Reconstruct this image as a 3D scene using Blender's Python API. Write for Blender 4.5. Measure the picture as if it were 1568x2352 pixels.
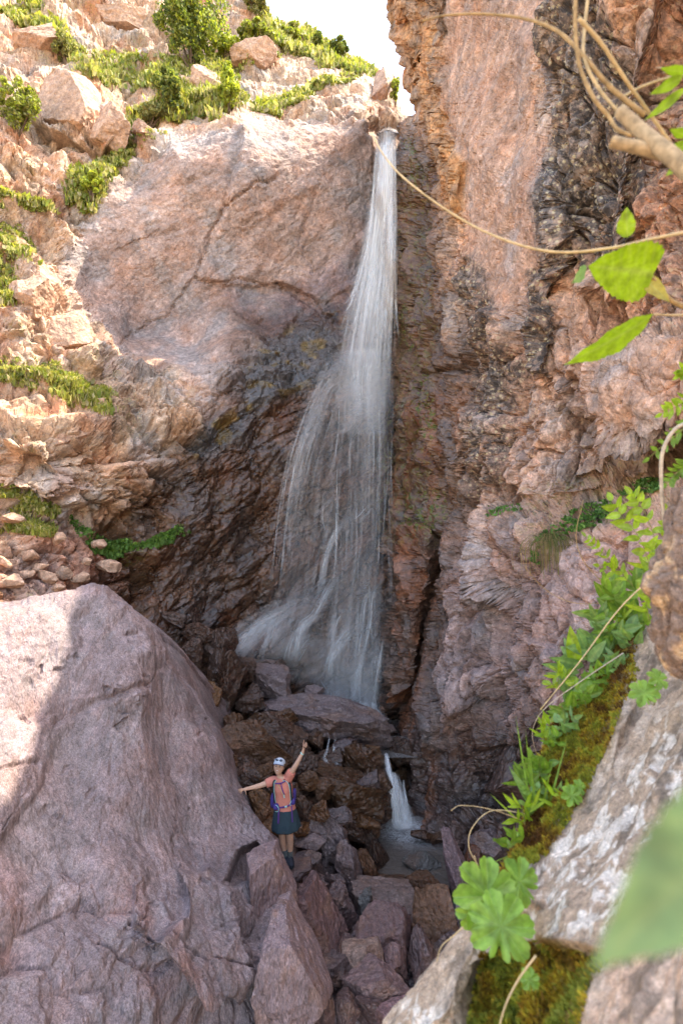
import bpy, bmesh, math, random
import numpy as np
from mathutils import Vector, Matrix

# ---------------------------------------------------------------- camera, sky, sun, exposure
scene = bpy.context.scene
for _o in list(bpy.data.objects):
    bpy.data.objects.remove(_o)
C = scene.collection
FPX = 1250.0                      # focal length in pixels of a 1568 x 2352 frame
PITCH = math.radians(4.0)
CAM = np.array([0.0, 0.0, 6.2])
cam = bpy.data.cameras.new('camera')
cam.sensor_fit = 'VERTICAL'
cam.sensor_height = 36.0
cam.sensor_width = 24.0
cam.lens = 36.0 * FPX / 2352.0
cam.clip_start = 0.02
cam.clip_end = 2000
cam.dof.use_dof = True
cam.dof.focus_distance = 9.5
cam.dof.aperture_fstop = 3.6
cam_o = bpy.data.objects.new('camera', cam)
C.objects.link(cam_o)
cam_o.location = CAM
cam_o.rotation_euler = (math.pi / 2 + PITCH, 0, 0)
scene.camera = cam_o

SUN = np.array([0.52, 0.10, 0.85])
SUN = SUN / np.linalg.norm(SUN)
world = bpy.data.worlds.new('World')
scene.world = world
world.use_nodes = True
wn = world.node_tree.nodes
wl = world.node_tree.links
sky = wn.new('ShaderNodeTexSky')
sky.sky_type = 'NISHITA'
sky.sun_disc = False
sky.sun_elevation = math.asin(SUN[2])
sky.sun_rotation = math.atan2(SUN[0], SUN[1])
sky.altitude = 2200
sky.air_density = 1.3
sky.dust_density = 9.0
sky.ozone_density = 0.0
wl.new(sky.outputs['Color'], wn['Background'].inputs['Color'])
wn['Background'].inputs['Strength'].default_value = 0.15
sun_l = bpy.data.lights.new('sun', 'SUN')
sun_l.energy = 2.0
sun_l.angle = math.radians(0.53)
sun_l.color = (1.0, 0.97, 0.92)
sun_o = bpy.data.objects.new('sun', sun_l)
C.objects.link(sun_o)
sun_o.location = (8, 10, 30)
sun_o.rotation_euler = Vector(-SUN).to_track_quat('-Z', 'Y').to_euler()

vs = scene.view_settings
vs.view_transform = 'Standard'
vs.look = 'None'
vs.gamma = 1.0
vs.use_curve_mapping = False
vs.exposure = 2.68
vs.use_white_balance = True              # the camera was balanced for shade
vs.white_balance_temperature = 7600
vs.white_balance_tint = 10
scene.render.engine = 'CYCLES'
cy = scene.cycles
cy.use_denoising = True
cy.max_bounces = 6
cy.diffuse_bounces = 3
cy.glossy_bounces = 2
cy.transmission_bounces = 4
cy.transparent_max_bounces = 40
cy.sample_clamp_indirect = 8.0
cy.use_adaptive_sampling = True
cy.adaptive_threshold = 0.02

# ---------------------------------------------------------------- helpers: projection, noise, interpolation
CP, SP = math.cos(PITCH), math.sin(PITCH)

def P(u, v, d):
    """point seen at (u, v) of the 1568 x 2352 frame, d metres ahead of the camera"""
    u = np.asarray(u, float); v = np.asarray(v, float); d = np.asarray(d, float)
    x = (u - 784.0) / FPX * d
    y = -(v - 1176.0) / FPX * d
    return np.stack([x + CAM[0], d * CP - y * SP + CAM[1], d * SP + y * CP + CAM[2]], -1)

def PROJ(p):
    q = np.asarray(p, float) - CAM
    d = q[..., 1] * CP + q[..., 2] * SP
    y = -q[..., 1] * SP + q[..., 2] * CP
    return 784 + q[..., 0] / d * FPX, 1176 - y / d * FPX, d

def _h(ix, iy, iz, seed):
    h = (ix.astype(np.uint32) * np.uint32(374761393)) ^ (iy.astype(np.uint32) * np.uint32(668265263)) ^ \
        (iz.astype(np.uint32) * np.uint32(2147483647)) ^ np.uint32((seed * 1274126177) & 0xffffffff)
    h = (h ^ (h >> np.uint32(13))) * np.uint32(1274126177)
    h = (h ^ (h >> np.uint32(16))) * np.uint32(2246822519)
    return h ^ (h >> np.uint32(15))

def _u(h):
    return (h & np.uint32(0xffffff)).astype(np.float32) / np.float32(0xffffff)

def perlin(p, seed=0):
    p = np.asarray(p, np.float32)
    i = np.floor(p).astype(np.int64)
    f = p - i
    w = f * f * f * (f * (f * 6 - 15) + 10)
    out = np.zeros(len(p), np.float32)
    for dx in (0, 1):
        for dy in (0, 1):
            for dz in (0, 1):
                h = _h(i[:, 0] + dx, i[:, 1] + dy, i[:, 2] + dz, seed)
                gx = _u(h) * 2 - 1
                gy = _u(h * np.uint32(747796405) + np.uint32(11)) * 2 - 1
                gz = _u(h * np.uint32(277803737) + np.uint32(7)) * 2 - 1
                g = gx * (f[:, 0] - dx) + gy * (f[:, 1] - dy) + gz * (f[:, 2] - dz)
                ww = (w[:, 0] if dx else 1 - w[:, 0]) * (w[:, 1] if dy else 1 - w[:, 1]) * (w[:, 2] if dz else 1 - w[:, 2])
                out += ww * g
    return out * 1.4

def fbm(p, octv=4, seed=0, gain=0.5, ridged=False):
    p = np.asarray(p, np.float32)
    o = np.zeros(len(p), np.float32)
    a = 1.0
    for k in range(octv):
        n = perlin(p * (2.03 ** k) + 17.3 * k, seed + k)
        if ridged:
            n = 0.5 - np.abs(n) * 2
        o += a * n
        a *= gain
    return o

def facet(p, seed=0, tilt=1.0, jit=0.9):
    return facet3(p, seed, tilt, jit)[:2]

_tr = np.random.default_rng(1234)
_E = _tr.normal(size=(1024, 4, 3)); _E /= np.linalg.norm(_E, axis=2, keepdims=True)
_E[:, 0] *= 1.15; _E = (_E * _tr.uniform(0.75, 1.2, (1024, 4, 1))).astype(np.float32)
_G = (_tr.normal(size=(1024, 3)) * 0.30).astype(np.float32)
_R = _tr.uniform(0.62, 0.95, 1024).astype(np.float32)
_K = (_R - _tr.uniform(0.10, 0.42, 1024)).astype(np.float32)

def facet3(p, seed=0, tilt=1.0, jit=0.9):
    """a pile of angular blocks: every cell of a jittered grid holds a random flat-topped polyhedron and the highest one wins.
    Returns its height, the lead over the runner-up (0 in the joints) and a number for the block."""
    p = np.asarray(p, np.float32)
    i = np.floor(p).astype(np.int64)
    n = len(p)
    b1 = np.full(n, -9.0, np.float32); b2 = np.full(n, -9.0, np.float32); cid = np.zeros(n, np.float32)
    for dx in (-1, 0, 1):
        for dy in (-1, 0, 1):
            for dz in (-1, 0, 1):
                cx, cyy, cz = i[:, 0] + dx, i[:, 1] + dy, i[:, 2] + dz
                h = _h(cx, cyy, cz, seed)
                v = np.empty((n, 3), np.float32)
                v[:, 0] = p[:, 0] - (cx + 0.5 + jit * (_u(h) - 0.5))
                v[:, 1] = p[:, 1] - (cyy + 0.5 + jit * (_u(h * np.uint32(747796405) + np.uint32(11)) - 0.5))
                v[:, 2] = p[:, 2] - (cz + 0.5 + jit * (_u(h * np.uint32(277803737) + np.uint32(7)) - 0.5))
                k = ((h >> np.uint32(9)) & np.uint32(1023)).astype(np.int64)
                E = _E[k]
                side = np.abs(np.einsum('nkj,nj->nk', E, v)).max(1)
                hh = np.minimum(_R[k] - side, _K[k] + tilt * (_G[k] * v).sum(1))
                m = hh > b1
                b2 = np.where(m, b1, np.maximum(b2, hh))
                b1 = np.where(m, hh, b1)
                cid = np.where(m, k / np.float32(1023), cid)
    return (b1 - 0.42) * 1.9, b1 - b2, cid

def smooth(a, b, x):
    t = np.clip((x - a) / (b - a), 0, 1)
    return t * t * (3 - 2 * t)

def rbf(pts, q):
    """thin interpolation through scattered (u, v, value)"""
    pts = np.asarray(pts, float)
    s = 100.0
    X = pts[:, :2] / s
    Q = np.asarray(q, float) / s
    n = len(X)
    K = np.sqrt(((X[:, None] - X[None]) ** 2).sum(-1))
    A = np.zeros((n + 3, n + 3))
    A[:n, :n] = K - np.eye(n) * 0.02
    A[:n, n] = 1; A[:n, n + 1:] = X
    A[n, :n] = 1; A[n + 1:, :n] = X.T
    b = np.zeros(n + 3); b[:n] = pts[:, 2]
    w = np.linalg.solve(A, b)
    out = np.zeros(len(Q))
    for k0 in range(0, len(Q), 20000):
        qq = Q[k0:k0 + 20000]
        D = np.sqrt(((qq[:, None] - X[None]) ** 2).sum(-1))
        out[k0:k0 + 20000] = D @ w[:n] + w[n] + qq @ w[n + 1:]
    return out

def polysd(u, v, poly):
    """signed distance in pixels to a polygon, positive inside"""
    u = np.asarray(u, float); v = np.asarray(v, float)
    inside = np.zeros(u.shape, bool)
    dmin = np.full(u.shape, 1e9)
    n = len(poly)
    for k in range(n):
        x0, y0 = poly[k]; x1, y1 = poly[(k + 1) % n]
        ex, ey = x1 - x0, y1 - y0
        L = ex * ex + ey * ey + 1e-9
        t = np.clip(((u - x0) * ex + (v - y0) * ey) / L, 0, 1)
        dmin = np.minimum(dmin, np.hypot(u - x0 - t * ex, v - y0 - t * ey))
        c = ((y0 > v) != (y1 > v))
        xi = x0 + (v - y0) / (y1 - y0 + 1e-12) * ex
        inside ^= c & (u < xi)
    return np.where(inside, dmin, -dmin)

def linesd(u, v, line):
    dmin = np.full(np.shape(u), 1e9)
    for (x0, y0), (x1, y1) in zip(line[:-1], line[1:]):
        ex, ey = x1 - x0, y1 - y0
        t = np.clip(((u - x0) * ex + (v - y0) * ey) / (ex * ex + ey * ey + 1e-9), 0, 1)
        dmin = np.minimum(dmin, np.hypot(u - x0 - t * ex, v - y0 - t * ey))
    return dmin

def pmask(u, v, poly, w=30.0, nz=None, amp=0.0):
    s = polysd(u, v, poly)
    if nz is not None:
        s = s + nz * amp
    return smooth(-w, w, s)

# ---------------------------------------------------------------- helpers: mesh objects and tags
def tag(o, label=None, cat=None, group=None, kind=None):
    if label: o['label'] = label
    if cat: o['category'] = cat
    if group: o['group'] = group
    if kind: o['kind'] = kind
    return o

def mesh_from(name, V, F, mat, parent=None, col=None, msk=None, smooth_sh=True, attrs=None):
    """one mesh object from numpy arrays; F is (n,3) or (n,4)"""
    V = np.asarray(V, np.float32); F = np.asarray(F, np.int32)
    me = bpy.data.meshes.new(name)
    n, k = F.shape
    me.vertices.add(len(V)); me.vertices.foreach_set('co', V.ravel())
    me.loops.add(n * k); me.loops.foreach_set('vertex_index', F.ravel())
    me.polygons.add(n)
    me.polygons.foreach_set('loop_start', np.arange(0, n * k, k, dtype=np.int32))
    me.polygons.foreach_set('loop_total', np.full(n, k, np.int32))
    me.polygons.foreach_set('use_smooth', np.full(n, smooth_sh, bool))
    me.update(calc_edges=True)
    me.validate()
    if col is not None: set_col(me, 'Col', col)
    if msk is not None: set_col(me, 'Msk', msk)
    for an, av in (attrs or {}).items():
        a = me.attributes.new(an, 'FLOAT', 'POINT')
        a.data.foreach_set('value', np.asarray(av, np.float32))
    if mat is not None: me.materials.append(mat)
    o = bpy.data.objects.new(name, me)
    C.objects.link(o)
    if parent is not None: o.parent = parent
    return o

def set_col(me, name, arr):
    arr = np.asarray(arr, np.float32)
    if arr.shape[1] == 3:
        arr = np.concatenate([arr, np.ones((len(arr), 1), np.float32)], 1)
    a = me.color_attributes.new(name, 'FLOAT_COLOR', 'POINT')
    a.data.foreach_set('color', arr.ravel())

def empty(name, loc):
    o = bpy.data.objects.new(name, None)
    o.empty_display_size = 0.1
    C.objects.link(o)
    o.location = Vector(loc)
    return o

def gridfaces(nr, nc):
    r, c = np.meshgrid(np.arange(nr - 1), np.arange(nc - 1), indexing='ij')
    a = (r * nc + c).ravel()
    return np.stack([a, a + 1, a + nc + 1, a + nc], 1)

def gridnormals(W):
    du = np.gradient(W, axis=1); dv = np.gradient(W, axis=0)
    n = np.cross(du, dv)
    n /= (np.linalg.norm(n, axis=-1, keepdims=True) + 1e-9)
    return n

def boxblur(W, r):
    for ax in (0, 1):
        pad = [(0, 0)] * W.ndim; pad[ax] = (r + 1, r)
        c = np.cumsum(np.pad(W, pad, mode='edge'), axis=ax)
        n = W.shape[ax]
        hi = np.take(c, np.arange(2 * r + 1, 2 * r + 1 + n), axis=ax); lo = np.take(c, np.arange(0, n), axis=ax)
        W = (hi - lo) / (2 * r + 1)
    return W

def softnormals(W, r=7):
    """normals of the smoothed form, so that added relief never crosses itself"""
    return gridnormals(boxblur(boxblur(W, r), r))

def calm(W, step, lim=3.6):
    """less relief where the sheet is stretched between two ledges"""
    d = PROJ(W)[2]
    s = np.maximum(np.linalg.norm(np.gradient(W, axis=0), axis=-1), np.linalg.norm(np.gradient(W, axis=1), axis=-1)) / (np.clip(d, 0.3, 60) * step / FPX)
    a = 1 / (1 + np.clip(s / lim - 1, 0, None) * 1.5)
    return boxblur(np.minimum(a, boxblur(a, 2)), 1).ravel()

class Geo:
    """collects vertices and faces (quads or triangles mixed) for one mesh"""
    def __init__(s): s.v = []; s.f = []; s.c = []; s.n = 0
    def add(s, V, F, col=None):
        V = np.asarray(V, float)
        s.v.append(V)
        s.f += [tuple(int(i) + s.n for i in f) for f in F]
        s.c.append(np.tile(np.asarray(col if col is not None else (1, 1, 1), float), (len(V), 1)) if col is None or np.ndim(col) == 1 else np.asarray(col, float))
        s.n += len(V)
    def build(s, name, mat, parent=None, smooth_sh=True, loc=None):
        V = np.concatenate(s.v)
        if loc is not None: V = V - np.asarray(loc, float)
        me = bpy.data.meshes.new(name)
        me.from_pydata(V.tolist(), [], s.f)
        me.polygons.foreach_set('use_smooth', np.full(len(me.polygons), smooth_sh, bool))
        set_col(me, 'Col', np.concatenate(s.c))
        if mat is not None: me.materials.append(mat)
        o = bpy.data.objects.new(name, me)
        C.objects.link(o)
        if parent is not None: o.parent = parent
        return o

def tube(path, rad, sides=8, cap=True):
    path = np.asarray(path, float); n = len(path)
    rad = np.broadcast_to(np.asarray(rad, float), (n,))
    T = np.gradient(path, axis=0); T /= np.linalg.norm(T, axis=1, keepdims=True) + 1e-9
    ref = np.array([0.3, 0.2, 0.93]) if abs(T[0, 2]) < 0.9 else np.array([1.0, 0.1, 0])
    N = ref - T[0] * (ref @ T[0]); N /= np.linalg.norm(N)
    V = []
    for k in range(n):
        N = N - T[k] * (N @ T[k]); N /= np.linalg.norm(N) + 1e-9
        B = np.cross(T[k], N)
        a = np.arange(sides) / sides * 2 * math.pi
        V.append(path[k] + rad[k] * (np.cos(a)[:, None] * N + np.sin(a)[:, None] * B))
    V = np.concatenate(V)
    F = []
    for k in range(n - 1):
        for j in range(sides):
            j2 = (j + 1) % sides
            F.append((k * sides + j, k * sides + j2, (k + 1) * sides + j2, (k + 1) * sides + j))
    if cap:
        F.append(tuple(range(sides - 1, -1, -1))); F.append(tuple(range((n - 1) * sides, n * sides)))
    return V, F

def crom(pts, n):
    """smooth curve through points (any dimension)"""
    p = np.asarray(pts, float)
    if len(p) == 2:
        t = np.linspace(0, 1, n)[:, None]
        return p[0] * (1 - t) + p[1] * t
    q = np.vstack([2 * p[0] - p[1], p, 2 * p[-1] - p[-2]])
    seg = len(p) - 1
    t = np.linspace(0, seg, n)
    i = np.minimum(t.astype(int), seg - 1); f = (t - i)[:, None]
    a, b, c, d = q[i], q[i + 1], q[i + 2], q[i + 3]
    return 0.5 * (2 * b + (c - a) * f + (2 * a - 5 * b + 4 * c - d) * f ** 2 + (3 * b - a - 3 * c + d) * f ** 3)
# ---------------------------------------------------------------- materials
def newmat(name):
    m = bpy.data.materials.new(name)
    m.use_nodes = True
    nt = m.node_tree
    b = nt.nodes['Principled BSDF']
    return m, nt, b

def nd(nt, typ, **kw):
    n = nt.nodes.new(typ)
    for k, v in kw.items():
        if k in n.inputs: n.inputs[k].default_value = v
        else: setattr(n, k, v)
    return n

def mth(nt, op, a, b=None, c=None, clamp=False):
    n = nt.nodes.new('ShaderNodeMath'); n.operation = op; n.use_clamp = clamp
    for i, x in enumerate((a, b, c)):
        if x is None: continue
        if isinstance(x, (int, float)): n.inputs[i].default_value = x
        else: nt.links.new(x, n.inputs[i])
    return n.outputs[0]

def mixc(nt, fac, a, b, blend='MIX'):
    n = nt.nodes.new('ShaderNodeMix'); n.data_type = 'RGBA'; n.blend_type = blend
    for sock, x in ((n.inputs[0], fac), (n.inputs[6], a), (n.inputs[7], b)):
        if isinstance(x, (int, float)): sock.default_value = x
        elif isinstance(x, tuple): sock.default_value = (*x, 1) if len(x) == 3 else x
        else: nt.links.new(x, sock)
    return n.outputs[2]

def ramp(nt, fac, stops):
    n = nt.nodes.new('ShaderNodeValToRGB')
    e = n.color_ramp.elements
    while len(e) < len(stops): e.new(0.5)
    for k, (p, c) in enumerate(stops):
        e[k].position = p
        e[k].color = (c, c, c, 1) if isinstance(c, (int, float)) else (*c, 1)
    nt.links.new(fac, n.inputs[0])
    return n.outputs[0]

def noise(nt, vec, scale, detail=4, rough=0.55, dist=0.0):
    n = nt.nodes.new('ShaderNodeTexNoise')
    n.inputs['Scale'].default_value = scale; n.inputs['Detail'].default_value = detail
    n.inputs['Roughness'].default_value = rough; n.inputs['Distortion'].default_value = dist
    nt.links.new(vec, n.inputs['Vector'])
    return n.outputs['Fac']

def vor(nt, vec, scale, feat='F1', out='Distance', rnd=1.0):
    n = nt.nodes.new('ShaderNodeTexVoronoi'); n.feature = feat
    n.inputs['Scale'].default_value = scale; n.inputs['Randomness'].default_value = rnd
    nt.links.new(vec, n.inputs['Vector'])
    return n.outputs[out]

def rock_material(name, bump=0.35, scale=1.0, speck=0.35, dry_rough=0.85, wet_rough=0.28, lichen=False, mossy=False, var=1.0, grain=None):
    """rock: Col carries the stone's own colour, Msk.r wetness, Msk.g moss, Msk.b lichen"""
    m, nt, b = newmat(name)
    L = nt.links
    tc = nt.nodes.new('ShaderNodeTexCoord')
    pos = tc.outputs['Object']
    if grain:                                   # a fabric in the stone: everything drawn out along one direction
        mp = nt.nodes.new('ShaderNodeMapping'); mp.inputs['Rotation'].default_value = grain[0]; mp.inputs['Scale'].default_value = grain[1]
        L.new(pos, mp.inputs['Vector']); pos = mp.outputs[0]
    colr = nd(nt, 'ShaderNodeVertexColor', layer_name='Col').outputs['Color']
    sep = nt.nodes.new('ShaderNodeSeparateColor')
    L.new(nd(nt, 'ShaderNodeVertexColor', layer_name='Msk').outputs['Color'], sep.inputs[0])
    wet, moss, lich = sep.outputs[0], sep.outputs[1], sep.outputs[2]
    n2 = noise(nt, pos, 7 * scale, 5, 0.72, 0.3)
    n3 = noise(nt, pos, 30 * scale, 2, 0.6)
    v2 = ramp(nt, n2, [(0.28, 1 - 0.62 * var), (0.42, 1 - 0.18 * var), (0.55, 1 + 0.08 * var), (0.72, 1 + 0.7 * var)])
    c = mixc(nt, 1.0, colr, v2, 'MULTIPLY')
    sp = ramp(nt, n3, [(0.3, 1 - speck), (0.5, 1.0), (0.7, 1 + speck)])
    c = mixc(nt, 1.0, c, sp, 'MULTIPLY')
    if lichen:
        rv = vor(nt, pos, 11 * scale)
        rm = mth(nt, 'MULTIPLY', ramp(nt, rv, [(0.26, 1.0), (0.38, 0.0)]), ramp(nt, n2, [(0.45, 0.0), (0.55, 0.9)]))
        c = mixc(nt, mth(nt, 'MULTIPLY', lich, ramp(nt, n2, [(0.40, 0.92), (0.56, 0.0)])), c, (0.05, 0.042, 0.04))
        c = mixc(nt, mth(nt, 'MULTIPLY', rm, lich), c, (0.50, 0.42, 0.27))
    # water darkens stone and makes it glossy
    wv = mth(nt, 'MULTIPLY', wet, ramp(nt, n2, [(0.25, 1.0), (0.75, 0.7)]), None, True)
    c = mixc(nt, wv, c, mixc(nt, 1.0, c, (0.23, 0.19, 0.175), 'MULTIPLY'))
    if mossy:
        mm = mth(nt, 'MULTIPLY', moss, ramp(nt, n2, [(0.50, 0.0), (0.60, 1.0)]))
        mcol = ramp(nt, n3, [(0.3, (0.025, 0.035, 0.004)), (0.55, (0.085, 0.105, 0.010)), (0.75, (0.19, 0.19, 0.02))])
        c = mixc(nt, mm, c, mcol)
    L.new(c, b.inputs['Base Color'])
    rr = nt.nodes.new('ShaderNodeMapRange')
    L.new(wv, rr.inputs['Value']); rr.inputs['To Min'].default_value = dry_rough; rr.inputs['To Max'].default_value = wet_rough
    L.new(rr.outputs[0], b.inputs['Roughness'])
    b.inputs['Specular IOR Level'].default_value = 0.42
    # relief
    h = noise(nt, pos, 6 * scale, 3, 0.55)
    vb = vor(nt, pos, 6.5 * scale)
    vb.node.distance = 'CHEBYCHEV'
    h = mth(nt, 'ADD', h, mth(nt, 'MULTIPLY', vb, 0.3))
    bp = nt.nodes.new('ShaderNodeBump')
    bp.inputs['Strength'].default_value = bump
    bp.inputs['Distance'].default_value = 0.12 / scale
    L.new(h, bp.inputs['Height'])
    L.new(bp.outputs[0], b.inputs['Normal'])
    return m

M_CLIFF = rock_material('cliff_rock', 0.6, 1.0, speck=0.2, wet_rough=0.2, mossy=True)
M_CLIFF_R = rock_material('lichen_cliff_rock', 0.6, 1.0, speck=0.2, wet_rough=0.22, lichen=True, mossy=True)
M_BOULDER = rock_material('boulder_rock', 1.0, 2.4, speck=0.4, var=0.6, grain=((0.5, 0.9, 0.3), (1.0, 1.0, 0.38)))
M_TALUS = rock_material('talus_rock', 0.9, 2.6, speck=0.3, wet_rough=0.16)
M_NEAR = rock_material('near_rock', 0.8, 9.0, speck=0.25)

# rock colours (linear albedo)
PINK = np.array([0.42, 0.265, 0.195])
TAN = np.array([0.43, 0.295, 0.205])
MAUVE = np.array([0.262, 0.192, 0.185])
GREYP = np.array([0.33, 0.24, 0.205])
BROWN = np.array([0.185, 0.094, 0.048])
RUST = np.array([0.23, 0.095, 0.05])
BLUEG = np.array([0.17, 0.165, 0.15])
DARKL = np.array([0.13, 0.10, 0.08])

def blend(col, c, m):
    c = np.asarray(c)
    return col * (1 - m[:, None]) + (c if c.ndim == 2 else c[None]) * m[:, None]

# ---------------------------------------------------------------- relief surfaces
def patchy(col, p, seed, k=1.0):
    """large stains and bleached patches in the stone itself"""
    a = fbm(p * 0.7, 4, seed, 0.6); b = fbm(p * 1.9 + 5, 4, seed + 5, 0.6); c = fbm(p * 0.9 + 9, 4, seed + 9, 0.6)
    col = col * (1 + k * (0.22 * a + 0.22 * b))[:, None]
    col = blend(col, col * np.array([1.07, 0.90, 0.78]), np.clip(smooth(0.1, 0.5, c) * 0.7 * k, 0, 1))
    return blend(col, col.mean(1, keepdims=True) * np.array([0.92, 0.9, 0.9]), np.clip(smooth(0.1, 0.5, -c) * 0.45 * k, 0, 1))

def relief(axis, a0, a1, edge, far, step, pts, round_px=60, round_m=1.0, fold_m=5.0, fold_dir=(0, 1, -0.15), polys=(), nfold=14, grade=1.0, warp=None, jag=0.0):
    """a rock mass: one edge follows its outline (a polyline), the opposite one lies at 'far';
    depths are interpolated through pts; the outline rolls over and continues behind."""
    na = int(abs(a1 - a0) / step) + 1
    a = np.linspace(a0, a1, na)
    ex = np.array(edge, float)
    eb = np.interp(a, ex[:, 0], ex[:, 1])
    ja = np.stack([a / 46.0, 0 * a + 0.5, 0 * a + far / 100.0], 1)
    eb = eb + jag * (fbm(ja, 4, 3, 0.6))
    nb = int(np.max(np.abs(far - eb)) / step) + 1
    s = np.linspace(0, 1, nb)
    s = s ** grade
    b = eb[None] + (far - eb)[None] * s[:, None]
    A = np.broadcast_to(a[None], b.shape)
    U, Vv = (A, b) if axis == 'col' else (b, A)
    if warp: U, Vv = warp(U, Vv)
    u, v = U.ravel(), Vv.ravel()
    lp = np.array(pts, float); lp[:, 2] = np.log(lp[:, 2])
    d = np.exp(rbf(lp, np.stack([u, v], 1)))
    x = np.abs(b - eb[None]).ravel() / round_px
    d = d + round_m * (1 - np.sqrt(np.clip(1 - (1 - np.clip(x, 0, 1)) ** 2, 0, 1)))
    for poly, off, w in polys:
        d = d + off * smooth(-w, w, polysd(u, v, poly))
    W = P(u, v, d).reshape(nb, na, 3)
    fd = np.array(fold_dir, float); fd /= np.linalg.norm(fd)
    k = (np.arange(nfold, 0, -1) / nfold) ** 1.6
    fold = W[0][None] + fd[None, None] * (fold_m * k)[:, None, None]
    W = np.concatenate([fold, W], 0)
    U = np.concatenate([np.repeat(U[:1], nfold, 0), U], 0)
    Vv = np.concatenate([np.repeat(Vv[:1], nfold, 0), Vv], 0)
    N = softnormals(W)
    # towards the camera
    tocam = CAM - W
    sg = np.sign((N * tocam).sum(-1).mean())
    N = N * sg
    return W, U.ravel(), Vv.ravel(), N, sg

def strat(p, direction, stretch):
    """coordinates compressed along a bedding direction, so blocks lengthen that way"""
    e = np.asarray(direction, float); e /= np.linalg.norm(e)
    t = p @ e
    return p - np.outer(t * (1 - 1 / stretch), e)
# ---------------------------------------------------------------- the left wall, with the slope above it
LEFT_PTS = [(-260,1430,8.6),(0,1400,10),(150,1380,11),(270,1400,12.0),(400,1480,13),(540,1500,14),(650,1560,14.6),(760,1620,15),(860,1680,15.2),(960,1700,15.5),
 (500,1700,12.8),(900,1850,14.5),(1000,1850,14.5),(-260,1200,9.2),
 (0,1300,10.5),(150,1260,11.6),(270,1260,12.6),
 (0,1150,11.2),(150,1170,11.9),(0,960,11.7),(150,960,12.4),(300,1000,13.3),(300,1200,12.9),(420,1220,13.6),(430,1000,14.2),
 (0,880,12.3),(-260,880,10),(0,820,13.2),(150,830,13.7),(250,910,13.6),(210,820,14.3),
 (0,700,14.0),(100,700,14.6),(100,600,15.6),(0,560,15.2),(235,800,14.8),(-260,560,12),
 (150,600,16.4),(210,640,17.2),(300,620,17.5),(300,770,17.9),(430,790,18.0),(250,430,17.0),(400,340,17.1),(560,290,17.4),(840,275,18.5),
 (450,500,17.6),(460,650,17.9),(700,500,18.2),(800,500,18.6),(700,680,18.5),(600,740,18.2),(430,880,15),(520,840,15.2),(600,880,15.7),(540,930,15.1),(700,900,16.2),(760,880,16.6),
 (700,1000,16.0),(600,1100,15.2),(500,1200,14.6),(800,1200,16.3),(870,1000,17.2),(870,1300,16.1),(700,1400,15.2),(640,1400,14.9),(770,1500,15.1),(870,1500,15.6),
 (400,300,19),(300,340,18.6),(580,245,20.2),(700,200,21.5),(820,190,22),(860,255,20.4),(900,300,20.6),(960,300,20.6),(910,420,20),(910,700,18.6),
 (890,210,22.2),(540,150,23.5),(300,200,21.5),(200,330,18.2),(150,200,19.8),(50,300,17),(0,420,16),(0,150,19.5),(60,30,22.5),(300,60,24.5),(430,130,23.8),
 (430,-60,28),(200,-60,26),(0,-60,23.5),(-260,-60,19),(-260,200,16),(600,70,26.5),(620,20,28),(720,85,27.5),(800,125,27),(880,200,24.5)]
sky_edge = [(-260,-90),(540,-90),(590,-40),(612,0),(640,45),(720,74),(800,118),(850,143),(880,185),(902,232),(915,255),(935,258),(1010,258)]
SLAB = [(150,600),(250,430),(400,335),(570,290),(840,272),(905,320),(860,560),(800,760),(720,860),(600,780),(540,800),(430,830),(300,870),(200,740)]
WETL = [(560,740),(700,700),(800,700),(900,500),(1010,400),(1010,1900),(280,1900),(200,1420),(230,1260),(330,1150),(400,1040),(470,960),(560,830)]
W, u, v, N, sg = relief('col', -260, 1010, sky_edge, 1820.0, 3.6, LEFT_PTS, 40, 0.5, 9.0, (0.1, 1, -0.12), jag=14, polys=[
    ([(80,150),(200,160),(300,300),(230,350),(120,300),(60,260)], -0.7, 14),
    ([(215,250),(270,245),(305,300),(240,345)], -0.5, 10),
    ([(330,110),(440,150),(500,150),(540,120),(480,60)], 0.3, 25),
    ([(540,110),(640,100),(650,140),(560,170),(530,150)], -0.5, 10),
    ([(330,120),(500,130),(480,200),(350,180)], -0.2, 20),
    ([(460,640),(520,480),(560,300),(860,300),(850,640),(740,690),(640,650),(560,660)], -0.16, 9),
    ([(300,860),(470,700),(540,660),(700,700),(640,780),(540,790),(420,830)], -0.14, 8),
    ([(20,950),(240,960),(250,1040),(160,1090),(0,1000)], -0.35, 12),
    ([(0,1000),(110,1010),(180,1120),(100,1150),(0,1120)], -0.3, 12),
    ([(240,1050),(320,1000),(430,1100),(400,1190),(250,1180),(150,1160)], -0.25, 14),
    ([(0,640),(70,600),(90,700),(60,800),(0,790)], -0.25, 12),
    ([(90,720),(220,790),(270,870),(210,860),(100,800)], -0.3, 12),
    ([(630,1420),(700,1380),(760,1380),(690,1500),(560,1530)], -0.35, 15),
    ([(840,880),(960,880),(960,1180),(870,1180),(860,1000)], 0.25, 10),
])
pw = W.reshape(-1, 3)
nr, ncol = W.shape[:2]
wob = np.stack([fbm(pw * 0.55, 3, s) for s in (1, 2, 3)], 1)
slab = pmask(u, v, SLAB, 18, wob[:, 0], 15)
wetm = pmask(u, v, WETL, 70, wob[:, 1], 60)
left = pmask(u, v, [(-400,-500),(640,-500),(640,40),(1000,150),(900,300),(560,275),(400,320),(250,410),(140,640),(280,800),(420,860),(480,1000),(400,1200),(300,1500),(-400,1500)], 25, wob[:, 2], 20)
q = strat(pw + wob * 0.12, (0.76, 0.15, 0.63), 2.4)
f1, g1 = facet(q * 0.55, 11, 1.0)
f2, g2, i2 = facet3(q * 1.5 + 5, 12, 1.0)
f3, g3, i3 = facet3(q * 4.2 + 9, 13, 1.0)
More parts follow.
